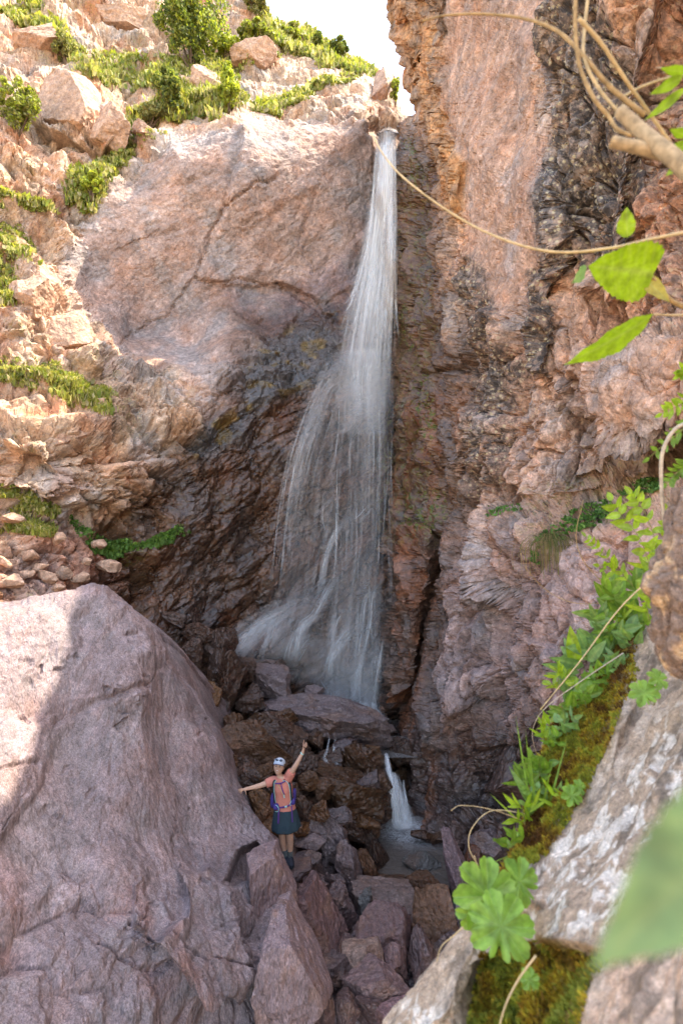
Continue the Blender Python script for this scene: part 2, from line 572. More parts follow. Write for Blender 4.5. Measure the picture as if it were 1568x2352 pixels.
f4, g4 = facet(q * 11.0 + 2, 14, 1.0)
qz = strat(pw + wob * 0.15, (0.8, 0.3, -0.3), 1.3)
e1, h1 = facet(qz * 0.5, 31, 1.0)
e2, h2, j2 = facet3(qz * 1.3 + 5, 32, 1.0)
e3, h3, j3 = facet3(qz * 3.6 + 5, 33, 1.0)
rough = 1 - 0.8 * slab
disp = rough * (1 - left) * (0.42 * f1 + 0.24 * f2 - 0.06 * (1 - smooth(0, 0.05, g2))) + left * (0.80 * e1 + 0.44 * e2 + 0.17 * e3 - 0.10 * (1 - smooth(0, 0.05, h2)) - 0.05 * (1 - smooth(0, 0.06, h3)))
disp += (1 - left) * (0.075 + 0.015 * wetm) * (1 - 0.6 * slab) * f3 + 0.028 * f4 * (1 - 0.4 * slab) + 0.02 * fbm(pw * 3.2, 3, 40)
disp += slab * (0.14 * f1 + 0.03 * f2 + 0.03 * fbm(pw * 0.9, 3, 44))
# ledges of the sunny slope: steps along the height
zz = pw[:, 2] + 0.5 * wob[:, 0] + 0.35 * e1
ph = ((zz + 1.1 * fbm(pw * 0.22, 2, 47)) / 2.1) % 1.0
disp += left * (0.30 + 0.3 * wob[:, 2]) * (smooth(0.0, 0.78, ph) - smooth(0.80, 1.0, ph) - 0.4)
# long cracks across the slab
for line, dep, wd in (([(640,400),(520,480),(458,600),(455,650),(380,710),(285,780)], 0.11, 3.2), ([(455,650),(560,650),(640,655),(760,720)], 0.08, 3.2),
                      ([(540,300),(520,480)], 0.10, 7), ([(640,655),(700,700),(800,740)], 0.12, 6), ([(720,420),(690,560),(720,640)], 0.07, 5)):
    disp -= dep * np.exp(-(linesd(u + wob[:, 1] * 22 + 5 * f3, v + wob[:, 2] * 22 + 5 * f4, line) / wd) ** 2)
disp *= calm(W, 3.6, 2.2)
disp[:ncol * 3] = np.minimum(disp[:ncol * 3], 0.1)
PW = pw + N.reshape(-1, 3) * disp[:, None]
col = np.tile(GREYP, (len(PW), 1))
col = blend(col, TAN * 0.95, left)
col = blend(col, PINK * 1.02, smooth(0.1, 0.6, fbm(pw * 0.5 + 7, 3, 51)) * 0.7)
col = blend(col, np.array([0.40, 0.17, 0.085]), left * smooth(0.12, 0.5, fbm(pw * 0.8 + 3, 4, 52)) * 0.55)
col = blend(col, GREYP * np.array([1.02, 0.97, 0.94]), slab * 0.75)
purp = pmask(u, v, [(540,680),(640,660),(800,600),(880,400),(910,500),(860,860),(600,800),(560,740)], 40, wob[:, 0], 40)
col = blend(col, np.array([0.235, 0.165, 0.165]), purp * 0.8)
col = blend(col, BROWN * 1.1, wetm * 0.8)
col = blend(col, RUST, wetm * smooth(0.05, 0.45, fbm(q * 0.9, 4, 53)) * 0.6)
blue = pmask(u, v, [(590,790),(700,740),(790,760),(760,850),(640,920),(540,1000),(450,1060),(440,1000),(540,930)], 30, wob[:, 1], 30)
col = blend(col, np.array([0.20, 0.21, 0.215]), blue * 0.85)
och = blue * smooth(0.28, 0.4, fbm(q * 2.2, 3, 54))
col = blend(col, np.array([0.42, 0.28, 0.06]), och * 0.8)
soil = pmask(u, v, [(90,1180),(200,1210),(290,1290),(280,1400),(-200,1420),(-200,1250),(40,1290)], 20, wob[:, 0], 20)
col = blend(col, np.array([0.42, 0.20, 0.13]), soil * 0.8)
col = patchy(col, pw, 500, 1.0)
col *= (1 + (0.34 * (1 - 0.6 * slab) * (1 - left) * (i2 - 0.5) + 0.30 * (i3 - 0.5) * (1 - 0.4 * slab) + 0.36 * left * (j2 - 0.5) + 0.2 * left * (j3 - 0.5)))[:, None]
wet = np.clip(wetm * 0.98 + purp * 0.35, 0, 1)
moss = pmask(u, v, [(860,820),(1010,700),(1010,1250),(880,1250),(850,1000)], 30) * 0.8
moss = np.maximum(moss, left * smooth(0.15, 0.5, fbm(pw * 0.7, 3, 56)) * 0.55 * smooth(0.25, 0.6, N.reshape(-1, 3)[:, 2] + 0.3))
lich = left * 0.18 + 0.05
F = gridfaces(nr, ncol)
left_cliff = mesh_from('left_cliff_face', PW, F if sg > 0 else F[:, ::-1], M_CLIFF, None, col, np.stack([wet, moss, lich, np.zeros_like(wet)], 1), smooth_sh=False)
tag(left_cliff, 'pinkish grey rock wall left of and behind the waterfall, with sunlit stepped slope', 'cliff', kind='structure')
LEFT_V, LEFT_U0, LEFT_V0, LEFT_SHAPE = PW, u, v, (nr, ncol)

# ---------------------------------------------------------------- the right wall
RIGHT_PTS = [(860,-160,16.2),(880,0,16.5),(935,120,16.6),(945,230,17),(920,300,17.6),(910,500,17.8),(905,800,17.2),(905,1100,16.2),(885,1400,15.5),(890,1600,14.9),(930,1700,13.6),(950,1850,12),(960,1930,11.5),
 (1000,0,13.4),(1000,200,13.7),(980,330,15),(980,500,15.3),(980,800,14.8),(980,1100,14.3),(980,1300,13.7),(960,1600,13.3),(1000,1750,12),
 (1060,0,11.9),(1060,300,12),(1060,450,12.6),(1060,700,12.4),(1070,1000,11.8),(1070,1300,11.4),(1050,1600,11.4),(1080,1750,11),
 (1240,0,9.7),(1240,300,9.7),(1230,640,9.9),(1200,900,10),(1200,1150,10),(1180,1400,10.3),(1180,1600,10.3),
 (1260,100,9.3),(1260,300,9.2),(1220,440,9.5),(1400,300,8.3),(1400,0,8.4),(1568,0,7.2),(1568,300,7.1),(1500,600,7.6),(1350,600,8.5),
 (1350,800,8.7),(1450,880,7.7),(1568,850,7.0),(1568,980,7.2),(1350,1000,8.8),(1400,1100,8.8),(1568,1050,7.8),(1300,1160,9.1),
 (1300,1300,8.8),(1450,1200,8.1),(1568,1200,7.3),(1400,1450,8),(1568,1500,7),(1250,1500,9.2),(1250,1700,9.6),(1200,1850,10),(1100,1900,10.6),(1568,2000,6.8),(1300,2000,9.2),(1000,2000,10.8),
 (1760,0,6.2),(1760,1000,6.2),(1760,2000,6),(1000,2400,10.6),(1300,2400,9),(1760,2400,6),(1000,-500,13.4),(1400,-500,9),(1760,-500,6.5)]
r_edge = [(-900,880),(-500,900),(-160,905),(0,915),(60,945),(100,972),(160,968),(230,966),(262,940),(290,914),(400,904),(700,909),(1000,904),(1200,900),(1500,880),(1600,893),(1700,925),(1850,948),(2000,985),(2100,1000),(2300,1010)]
def shadow_rim(U, V):  # unseen cliff top, shaped so its shadow edge falls across the boulder
    top = np.interp(U, [860, 960, 1050, 1150, 1250, 1360, 1470, 1600, 1760], [-90, -80, -65, -65, -145, -225, -345, -520, -560])
    return U, np.where(V < 0, V * (top / -900.0), V)
W, u, v, N, sg = relief('row', -900, 2300, r_edge, 1760.0, 3.6, RIGHT_PTS, 55, 0.9, 9.0, (0.5, 1, -0.6), jag=16, nfold=70, polys=[
    ([(880,-30),(1000,-30),(1010,120),(990,230),(1060,370),(1040,480),(985,340),(950,200),(930,90)], -0.45, 14),
    ([(1010,-100),(1230,-100),(1240,250),(1250,420),(1225,640),(1180,740),(1080,700),(1070,560),(1050,420),(1005,240)], 0.20, 8),
    ([(1238,-100),(1290,-100),(1500,-100),(1470,300),(1400,700),(1240,640),(1215,440),(1260,300)], -0.4, 9),
    ([(1205,430),(1270,380),(1300,520),(1250,640),(1205,520)], -0.35, 8),
    ([(1225,640),(1265,620),(1250,760),(1240,860),(1205,850),(1210,730)], -0.4, 7),
    ([(1340,820),(1420,780),(1600,740),(1600,960),(1470,1010),(1400,1000),(1350,930)], -0.6, 26),
    ([(1200,740),(1330,640),(1370,780),(1300,900),(1200,880)], -0.3, 14),
    ([(1160,1120),(1290,1150),(1390,1100),(1600,960),(1600,1080),(1420,1150),(1330,1180),(1180,1170)], 0.6, 26),
    ([(1120,1170),(1600,1110),(1600,1300),(1480,1450),(1250,1520),(1150,1400),(1080,1300)], -0.35, 14),
    ([(1060,1400),(1120,1380),(1180,1400),(1190,1470),(1140,1540),(1070,1530)], 0.4, 26),
    ([(1010,1700),(1090,1560),(1160,1560),(1170,1640),(1100,1720),(1220,1760),(1230,1860),(1000,1880),(950,1820)], 0.5, 28),
    ([(1160,1440),(1290,1500),(1290,1600),(1200,1700),(1160,1640)], -0.3, 10),
    ([(900,1200),(1000,1210),(1010,1260),(960,1360),(940,1500),(900,1640),(880,1640),(880,1400)], -0.5, 7),
    ([(970,1360),(1000,1220),(1010,1230),(960,1520),(920,1660),(905,1660)], 0.5, 7),
    ([(895,930),(960,880),(950,1180),(915,1120),(890,1000)], -0.35, 8),
], warp=shadow_rim)
nb_r, na_r = W.shape[:2]
side = W[-1][None] + np.array([0.12, -1.0, 0.02]) * (np.linspace(0, 1, 26)[1:, None, None] ** 1.3 * 10)
W = np.concatenate([W, side], 0)                       # the wall, carried on unseen past the camera to shade the near ledge
u = np.concatenate([u, np.full(25 * na_r, 1760.0)]); v = np.concatenate([v, np.tile(v[-na_r:], 25)])
capv = W[:, :1] + np.array([0.75, 0.6, 0.12]) * (np.linspace(1, 0, 16)[None, :-1, None] * 12)
W = np.concatenate([capv, W], 1)                       # and its top runs back
u = np.concatenate([np.repeat(u.reshape(-1, na_r)[:, :1], 15, 1), u.reshape(-1, na_r)], 1).ravel()
v = np.concatenate([np.repeat(v.reshape(-1, na_r)[:, :1], 15, 1), v.reshape(-1, na_r)], 1).ravel()
N = softnormals(W) * sg
pw = W.reshape(-1, 3)
nr, ncol = W.shape[:2]
wob = np.stack([fbm(pw * 0.6, 3, s + 60) for s in (1, 2, 3)], 1)
fw = np.stack([fbm(pw * 3.0, 2, s + 64) for s in (1, 2, 3)], 1)
SMOOTHR = [(1010,-300),(1230,-300),(1240,250),(1250,420),(1225,640),(1180,740),(1090,690),(1070,560),(1050,420),(1005,240)]
sm = np.maximum(pmask(u, v, SMOOTHR, 14, wob[:, 0], 16), pmask(u, v, [(1340,820),(1420,790),(1600,750),(1600,940),(1470,990),(1400,980),(1350,930)], 14, wob[:, 1], 14) * 0.85)
sm = np.maximum(sm, pmask(u, v, [(1220,1260),(1400,1180),(1560,1150),(1560,1450),(1380,1480),(1230,1420)], 20, wob[:, 1], 20) * 0.7)
sm = np.maximum(sm, pmask(u, v, [(1250,640),(1340,600),(1360,760),(1300,880),(1230,860)], 14, wob[:, 1], 14) * 0.6)
wetr = pmask(u, v, [(900,250),(960,310),(1000,420),(1040,700),(1080,900),(1040,1200),(1000,1500),(1010,1700),(1250,1650),(1280,2000),(1150,2300),(800,2300),(800,250)], 30, wob[:, 2], 35)
qs = strat(pw + wob * 0.10, (0.05, 0.35, 0.93), 3.0)
qb = strat(pw + wob * 0.12, (0.12, 0.05, 0.98), 1.9)
near_f = smooth(1080, 980, u)
f1, g1 = facet(qb * 0.62, 61, 1.0)
f2, g2, i2 = facet3(qb * 1.7 + 4, 62, 1.1)
f3, g3, i3 = facet3(qb * 4.6 + 8, 63, 1.1)
f4, g4 = facet(qb * 12 + 2, 64, 1.0)
s1, t1 = facet(qs * 0.95, 65, 1.0)
s2, t2, k2 = facet3(qs * 2.6 + 3, 66, 1.1)
rough = 1 - 0.88 * sm
disp = rough * ((1 - near_f) * (0.75 * f1 + 0.46 * f2 + 0.16 * f3 - 0.14 * (1 - smooth(0, 0.05, g2)) - 0.05 * (1 - smooth(0, 0.06, g3))) + near_f * (0.55 * s1 + 0.32 * s2 + 0.10 * f3 - 0.08 * (1 - smooth(0, 0.05, t2))))
disp += 0.035 * f4 * (0.35 + 0.65 * rough) + 0.02 * fbm(pw * 3.5, 3, 68) + sm * (0.12 * f1 + 0.045 * f2 + 0.02 * f3)
for line, dep, wd in (([(1250,430),(1330,470),(1400,560),(1440,640)], 0.12, 5), ([(1270,860),(1340,930),(1380,1010)], 0.25, 8), ([(940,855),(1050,850),(1060,840)], 0.3, 7),
                      ([(1005,1240),(960,1420),(915,1650)], 0.45, 8), ([(1390,1290),(1450,1330),(1480,1400)], 0.1, 5)):
    disp -= dep * np.exp(-(linesd(u + wob[:, 1] * 16 + 5 * f3, v + wob[:, 2] * 16 + 5 * f4, line) / wd) ** 2)
disp *= calm(W, 3.6)
PW = pw + N.reshape(-1, 3) * disp[:, None]
col = np.tile(PINK, (len(PW), 1))
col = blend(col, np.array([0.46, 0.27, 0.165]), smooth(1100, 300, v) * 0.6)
col = blend(col, TAN, smooth(0.0, 0.5, fbm(pw * 0.45, 3, 71)) * 0.5)
col = blend(col, GREYP * 0.95, smooth(0.1, 0.5, fbm(pw * 0.7 + 4, 3, 72)) * 0.6)
col = blend(col, PINK * np.array([1.05, 1.05, 1.05]), sm * 0.75)
brk = pmask(u, v, [(870,-300),(1005,-300),(1010,120),(995,230),(1060,380),(1060,560),(1000,420),(960,260),(930,90)], 16, wob[:, 0], 20)
col = blend(col, np.array([0.42, 0.215, 0.09]), brk * 0.85)
dark = pmask(u, v, [(1232,-300),(1330,-300),(1400,0),(1450,200),(1480,400),(1420,660),(1330,600),(1240,640),(1210,450),(1262,300)], 14, wob[:, 1], 26)
dark = np.maximum(dark, pmask(u, v, [(1215,620),(1275,600),(1262,720),(1245,870),(1205,855)], 8, wob[:, 1], 12))
dark = np.maximum(dark, 0.8 * pmask(u, v, [(1060,560),(1150,700),(1190,840),(1120,980),(1080,1000),(1060,840),(1040,640)], 16, wob[:, 0], 30))
dark = np.maximum(dark, 0.65 * pmask(u, v, [(1060,960),(1160,960),(1150,1100),(1060,1160)], 20, wob[:, 0], 30))
rightr = pmask(u, v, [(1440,-300),(1800,-300),(1800,800),(1470,720),(1490,420)], 20, wob[:, 0], 20)
col = blend(col, np.array([0.36, 0.19, 0.12]), rightr * 0.7)
col = blend(col, DARKL, dark * 0.72)
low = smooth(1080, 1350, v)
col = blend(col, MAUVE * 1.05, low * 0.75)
col = blend(col, BROWN, wetr * 0.65)
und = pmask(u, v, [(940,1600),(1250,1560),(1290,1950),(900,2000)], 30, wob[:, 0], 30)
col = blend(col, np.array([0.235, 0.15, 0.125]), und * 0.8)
streak = near_f * smooth(0.0, 0.35, fbm(strat(pw, (0.05, 0.2, 1), 9.0) * 2.6, 3, 75)) * smooth(700, 1000, v)
col = blend(col, np.array([0.34, 0.135, 0.065]), streak * 0.8)
col = patchy(col, pw, 520, 1.0)
col *= (1 + (1 - 0.5 * sm) * (0.36 * (i2 - 0.5) * (1 - near_f) + 0.34 * (i3 - 0.5) + 0.4 * near_f * (k2 - 0.5)))[:, None]
wet = np.clip(wetr * 0.72 + und * 0.15, 0, 0.9)
moss = pmask(u, v, [(905,380),(985,380),(1000,700),(1000,1250),(890,1250),(905,800)], 25) * 0.6
for sp in ([(930,320),(965,330),(960,430),(935,420)], [(955,850),(990,860),(1000,1010),(960,1000)], [(925,1120),(1005,1140),(1000,1230),(930,1210)], [(900,700),(935,700),(930,800),(900,800)]):
    moss = np.maximum(moss, 1.3 * pmask(u, v, sp, 12, wob[:, 0], 20))
moss = np.maximum(moss, 0.6 * pmask(u, v, [(1180,1120),(1568,1040),(1568,1190),(1200,1230)], 16))
lich = np.clip(dark * 1.0 + 0.28 * (1 - sm) * smooth(1300, 1000, v) * (1 - wetr) + rightr * 0.2, 0, 1)
F = gridfaces(nr, ncol)
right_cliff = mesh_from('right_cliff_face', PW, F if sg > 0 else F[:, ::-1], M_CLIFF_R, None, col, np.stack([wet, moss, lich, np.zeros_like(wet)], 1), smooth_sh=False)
tag(right_cliff, 'tall pink and black-stained rock cliff right of the waterfall', 'cliff', kind='structure')
RIGHT_V, RIGHT_U0, RIGHT_V0 = PW, u, v

# ---------------------------------------------------------------- the stream bed
BED_PTS = [(300,1480,12.6),(400,1490,13),(560,1560,13.9),(700,1640,14.4),(900,1720,14.2),(950,1900,11.9),(1150,1900,11),(930,1960,11.2),(650,1995,8.9),(560,1900,9.6),(500,1750,10.9),(430,1600,12.1),
 (800,1990,10.1),(700,1850,10.7),(800,1800,12.2),(750,2100,8.7),(1000,2100,9.2),(900,2200,8.3),(700,2352,6.7),(1000,2352,7.2),(850,2450,6.4),(1200,2100,9),(1250,2300,7.2),(1350,1950,9.5),(1350,2400,6.8),(250,2400,6),(300,1900,9),(800,2700,5.2),(200,2700,5),(1300,2700,5.4),(1900,1950,7.5),(1900,2400,5.8),(1900,2700,4.8)]
W, u, v, N, sg = relief('col', 250, 1900, [(250,1470),(560,1530),(900,1690),(1000,1760),(1380,1850),(1900,1900)], 2680.0, 4.0, BED_PTS, 30, 0.2, 3.0, (0, 1, -0.3))
pw = W.reshape(-1, 3)
nr, ncol = W.shape[:2]
f1, g1 = facet(pw * 2.2, 81, 1.2)
f2, g2 = facet(pw * 6.0, 82, 1.2)
f3, g3 = facet(pw * 15.0, 83, 1.2)
pool = pmask(u, v, [(880,1890),(960,1880),(1070,1900),(1090,1950),(1010,2000),(930,2010),(880,1990)], 10, fbm(pw, 3, 84), 10)
grav = pmask(u, v, [(1000,1890),(1110,1895),(1120,1960),(1040,1975)], 10)
disp = (0.18 * f1 + 0.08 * f2 + 0.03 * f3) * (1 - 0.9 * np.maximum(pool, grav)) - 0.12 * pool
PW = pw + N.reshape(-1, 3) * disp[:, None]
col = np.tile(MAUVE * np.array([0.9, 0.85, 0.85]), (len(PW), 1))
col = blend(col, BROWN * 0.9, smooth(2050, 1900, v) * 0.9)
col = blend(col, np.array([0.20, 0.15, 0.13]), np.maximum(pool, grav) * 0.9)
wet = np.clip(0.35 + 0.5 * smooth(2080, 1900, v) + pool, 0, 1)
F = gridfaces(nr, ncol)
bed = mesh_from('ground', PW, F if sg > 0 else F[:, ::-1], M_TALUS, None, col, np.stack([wet, 0 * wet, 0 * wet, 0 * wet], 1))
tag(bed, 'wet stony stream bed ground', kind='structure')

# ---------------------------------------------------------------- unseen ground added behind the camera to bounce sunlight into the gorge
xs = np.linspace(-70, 70, 120); ys = np.linspace(-90, 3.0, 100)
X, Y = np.meshgrid(xs, ys)
pg = np.stack([X.ravel(), Y.ravel(), 0 * X.ravel()], 1)
Z = 1.2 + 0.10 * np.clip(-Y.ravel() - 4, 0, 200) * 0.2 + 0.012 * np.clip(np.abs(X.ravel()) - 8, 0, 60) ** 1.8 + 0.8 * fbm(pg * 0.12, 4, 90) - 0.25 * np.clip(Y.ravel() + 3, 0, 9)
pg[:, 2] = Z
col = blend(np.tile(TAN, (len(pg), 1)), np.array([0.16, 0.20, 0.06]), smooth(-0.1, 0.4, fbm(pg * 0.3, 3, 91)) * 0.5)
valley = mesh_from('bounce_ground', pg, gridfaces(100, 120), M_CLIFF, None, col, np.zeros((len(pg), 4)))
tag(valley, 'unseen gravelly ground added behind the viewpoint to bounce sunlight', kind='structure')
# ---------------------------------------------------------------- the giant boulder on the left
B_PTS = [(240,1345,8.3),(0,1395,7.4),(-200,1420,6.8),(150,1370,7.9),(295,1375,8.5),(375,1475,8.9),(400,1560,8.9),(490,1690,8.9),(520,1770,8.8),(560,1830,8.6),(660,1960,7.8),(670,2050,7.3),(700,2200,6.6),
 (150,1560,7.3),(160,1640,7.15),(300,1600,7.6),(330,1500,8.0),(0,1600,6.5),(0,1800,5.8),(120,1800,6.2),(300,1800,6.8),(450,1800,7.7),(0,2000,5.2),(200,2000,5.7),(400,2000,6.4),(550,2000,7.1),
 (0,2352,4.3),(200,2352,4.75),(400,2352,5.4),(550,2352,5.9),(600,2200,6.3),(450,2150,6.0),(300,2150,5.5),(-200,2352,3.9),(-200,1800,5.2),(400,2500,5.1),(0,2500,4.0),(700,2500,6.2)]
b_edge = [(-220,1425),(0,1390),(60,1380),(150,1362),(205,1343),(240,1341),(270,1352),(296,1372),(330,1410),(368,1455),(380,1490),(398,1560),(440,1630),(490,1690),(520,1770),(560,1830),(600,1878),(640,1928),(664,1972),(676,2060),(690,2130),(700,2200)]
W, u, v, N, sg = relief('col', -220, 690, b_edge, 2520.0, 3.4, B_PTS, 42, 0.55, 3.5, (0.25, 1, -0.75), [
    ([(90,1370),(240,1345),(290,1370),(380,1480),(330,1560),(200,1500)], 0.10, 30),
    ([(-200,1650),(60,1640),(170,1640),(120,1800),(0,1980),(-200,2000)], -0.10, 14),
    ([(425,1965),(505,1955),(560,2010),(600,2130),(610,2230),(560,2330),(470,2330),(400,2230),(350,2170),(430,2080)], -0.22, 9),
    ([(320,2010),(350,1990),(370,2050),(340,2140),(318,2120)], -0.10, 5),
    ([(565,1945),(600,1930),(640,1965),(600,1990),(560,2010),(545,1995)], 0.35, 8),
    ([(330,1420),(390,1480),(400,1560),(350,1540)], 0.12, 10),
], nfold=16, jag=7)
pw = W.reshape(-1, 3); nr, ncol = W.shape[:2]
wob = np.stack([fbm(pw * 0.9, 3, s + 100) for s in (1, 2, 3)], 1)
q = strat(pw + wob * 0.06, (0.35, -0.3, -0.9), 1.5)
f0, g0 = facet(pw * 0.42 + 3.3, 100, 1.0)
f1, g1 = facet(q * 1.1, 101, 0.8)
f2, g2, i2 = facet3(q * 3.0 + 5, 102, 1.0)
f3, g3, i3 = facet3(q * 8.0 + 9, 103, 1.0)
lowr = smooth(1850, 2100, v)
disp = 0.36 * f0 + (0.075 + 0.12 * lowr) * f1 + (0.022 + 0.08 * lowr) * f2 - 0.05 * smooth(0.35, 0.6, fbm(pw * 2.3, 3, 109)) * (f2 > 0.1) + (0.016 + 0.02 * lowr) * f3 - 0.03 * (1 - smooth(0, 0.04, g1)) * (0.3 + 0.7 * lowr) + 0.02 * fbm(pw * 1.5, 4, 104) + 0.007 * fbm(pw * 9, 3, 105)
disp *= calm(W, 3.4, 4.0)
for line, dep, wd in (([(350,2160),(430,2240),(470,2320),(560,2340)], 0.10, 5), ([(395,1800),(470,1900),(510,1950)], 0.03, 3), ([(250,2150),(330,2210),(400,2240)], 0.05, 5),
                      ([(150,1640),(230,1600),(330,1570)], 0.06, 8), ([(318,2110),(345,2120),(352,2160)], 0.10, 6), ([(0,1760),(60,1740),(110,1730)], 0.04, 4), ([(330,1760),(390,1800),(430,1860)], 0.03, 3)):
    disp -= dep * np.exp(-(linesd(u + wob[:, 1] * 12, v + wob[:, 2] * 12, line) / wd) ** 2)
PW = pw + N.reshape(-1, 3) * disp[:, None]
col = np.tile(MAUVE * np.array([0.93, 0.96, 1.0]), (len(PW), 1))
col = blend(col, MAUVE * np.array([1.35, 1.38, 1.42]), smooth(0.05, 0.6, fbm(pw * 1.2, 4, 106)) * 0.55)
col = blend(col, np.array([0.32, 0.17, 0.14]), smooth(0.12, 0.55, fbm(pw * 1.1 + 9, 4, 107)) * 0.4 * (0.5 + 0.5 * lowr))
col = blend(col, MAUVE * 0.72, smooth(0.15, 0.6, fbm(q * 2.3 + 3, 4, 108)) * 0.5)
col = patchy(col, pw * 1.6, 540, 0.55)
col *= (1 + 0.22 * (i2 - 0.5) * (0.4 + 0.6 * lowr) + 0.30 * (i3 - 0.5))[:, None]
z0 = np.zeros(len(PW))
base = PW.mean(0)
F = gridfaces(nr, ncol)
boulder = mesh_from('boulder', PW, F if sg > 0 else F[:, ::-1], M_BOULDER, None, col, np.stack([z0 + 0.12, z0, z0, z0], 1), smooth_sh=False)
tag(boulder, 'giant mauve-grey boulder filling the lower left, its left part sunlit', 'boulder')

# ---------------------------------------------------------------- single stones
def ico(sub):
    bm = bmesh.new(); bmesh.ops.create_icosphere(bm, subdivisions=sub, radius=1.0)
    V = np.array([x.co[:] for x in bm.verts]); F = np.array([[y.index for y in f.verts] for f in bm.faces]); bm.free()
    return V, F
ICO = {k: ico(k) for k in (2, 3, 4, 5)}
rng = np.random.default_rng(7)

def stone_shape(seed, sub=4, cuts=11, rough=0.05, boxy=0.75):
    cuts = cuts + 4
    r = np.random.default_rng(seed)
    V, F = ICO[sub]
    V = V.copy()
    # an irregular box, then random cleavage planes
    m = np.max(np.abs(V), axis=1, keepdims=True)
    V = V * (1 - boxy) + V / m * boxy * 0.86
    for k in range(cuts):
        n = r.normal(size=3); n /= np.linalg.norm(n)
        o = r.uniform(0.46, 0.82)
        V = V - np.clip(V @ n - o, 0, None)[:, None] * n[None]
    nv = V / (np.linalg.norm(V, axis=1, keepdims=True) + 1e-9)
    f, g = facet(V * 1.9 + seed % 97, seed % 1000, 1.0)
    f2, g2 = facet(V * 5.0 + seed % 89, seed % 1000, 1.0)
    V = V + nv * (rough * (1.1 * f + 0.7 * f2 + 0.3 * facet(V * 11.0 + seed % 83, seed % 1000, 1.0)[0] + 0.15 * fbm(V * 4 + seed % 31, 3, seed % 500)))[:, None]
    V = V - (V.max(0) + V.min(0)) / 2
    return V / (np.abs(V).max(0) + 1e-9), F

def stone(name, u, v, w, h, d, label, ang=0.0, seed=None, tone=None, wet=0.3, cuts=11, boxy=0.75, mat=None, deep=None, sub=None, moss=0.0, group=None, cat='rock', tip=0.0, rough=None):
    """an angular stone seen w x h pixels large at (u, v), d metres ahead; it has its own real depth"""
    seed = seed or int(u * 7 + v * 13)
    if rough is None: rough = 0.05 + 0.09 * wet
    r = np.random.default_rng(seed + 5)
    s = d / FPX
    if sub is None: sub = 5 if w * h > 5000 else (4 if w * h > 1200 else 3)
    V, F = stone_shape(seed, sub, cuts, rough, boxy)
    dz = deep if deep is not None else 0.5 * (w + h) * s * r.uniform(0.75, 1.0)
    V = V * np.array([w * s / 2, dz / 2, h * s / 2])
    a = math.radians(ang)                       # turn in the plane of view
    c_, s_ = math.cos(a), math.sin(a)
    V = np.stack([V[:, 0] * c_ + V[:, 2] * s_, V[:, 1], -V[:, 0] * s_ + V[:, 2] * c_], 1)
    t_ = math.radians(tip)                      # top leaning away or towards the viewer
    V = np.stack([V[:, 0], V[:, 1] * math.cos(t_) - V[:, 2] * math.sin(t_), V[:, 1] * math.sin(t_) + V[:, 2] * math.cos(t_)], 1)
    loc = P(u, v, d)
    tone = np.asarray(tone if tone is not None else MAUVE)
    if group == 'rocks along the lower stream': tone, wet = tone * np.array([0.92, 0.86, 0.84]), wet + 0.18
    n = fbm(V / s / 60 + seed % 13, 3, seed % 77)
    col = tone[None] * (1 + 0.25 * n[:, None])
    col = blend(col, np.array([0.30, 0.16, 0.10]), smooth(0.1, 0.5, fbm(V / s / 45 + 5 + seed % 7, 3, seed % 71)) * 0.45)
    one = np.ones(len(V))
    wn_ = np.clip(wet * (1 + 0.5 * n), 0, 1)
    o = mesh_from(name, V, F, mat or M_TALUS, None, col, np.stack([wn_, one * moss, one * 0, one * 0], 1), smooth_sh=(sub < 4))
    o.location = Vector(loc)
    tag(o, label, cat, group)
    return o

D = BROWN * np.array([1.0, 1.0, 1.0])
G1 = 'wet rocks tumbled below the waterfall'
G2 = 'rocks along the lower stream'
WETT = dict(tone=np.array([0.15, 0.088, 0.062]), wet=0.9, group=G1)
DRY = dict(tone=MAUVE * np.array([0.92, 0.84, 0.82]), wet=0.5, group=G2)
# the slab under the fall and its neighbours
stone('slab', 742, 1648, 330, 105, 13.2, 'long flat purple slab lying right below the foot of the waterfall', 14, 5011, MAUVE * 0.95, 0.55, cuts=9, boxy=0.9, deep=2.6, tip=-18, sub=5, group=G1)
stone('rock', 614, 1560, 135, 85, 13.6, 'reddish angular block resting on the left end of the flat slab', 8, 5021, MAUVE * 0.95, 0.5, group=G1, tip=-10)
stone('rock', 722, 1587, 46, 28, 13.2, 'small loose stone lying on top of the flat slab below the fall', 0, 5022, MAUVE * 0.9, 0.5, group=G1)
stone('rock', 585, 1528, 90, 30, 13.9, 'thin dark ledge stone behind the reddish block at the fall foot', 6, 5023, **WETT)
stone('rock', 640, 1527, 30, 26, 13.9, 'small knob of stone behind the reddish block at the fall foot', 0, 5024, **WETT)
stone('rock', 868, 1672, 80, 40, 13.6, 'low rounded stone splashed by the fall, right end of the slab', 0, 5025, MAUVE * 0.9, 0.7, group=G1)
stone('rock', 512, 1585, 100, 210, 12.4, 'tall brown wet upright block beside the giant boulder', 8, 5031, **WETT)
stone('rock', 500, 1490, 90, 95, 12.9, 'brown block capped grey, above the tall upright wet block', -12, 5032, **WETT)
stone('rock', 455, 1452, 70, 45, 12.7, 'flat brown stone perched beside the boulder edge, below the wall', -8, 5033, **WETT)
stone('rock', 400, 1425, 60, 40, 12.9, 'small dark stone at the foot of the left wall by the boulder peak', 10, 5034, **WETT)
stone('rock', 440, 1500, 60, 70, 12.2, 'dark stone wedged between the boulder and the brown blocks', 20, 5035, **WETT)
stone('rock', 425, 1545, 50, 60, 11.6, 'narrow wet stone against the upper right edge of the boulder', 10, 5036, **WETT)
stone('rock', 475, 1620, 60, 110, 11.4, 'ochre wet flank stone leaning on the tall upright block', 12, 5037, BROWN * np.array([1.3, 1.2, .8]), 0.7, group=G1)
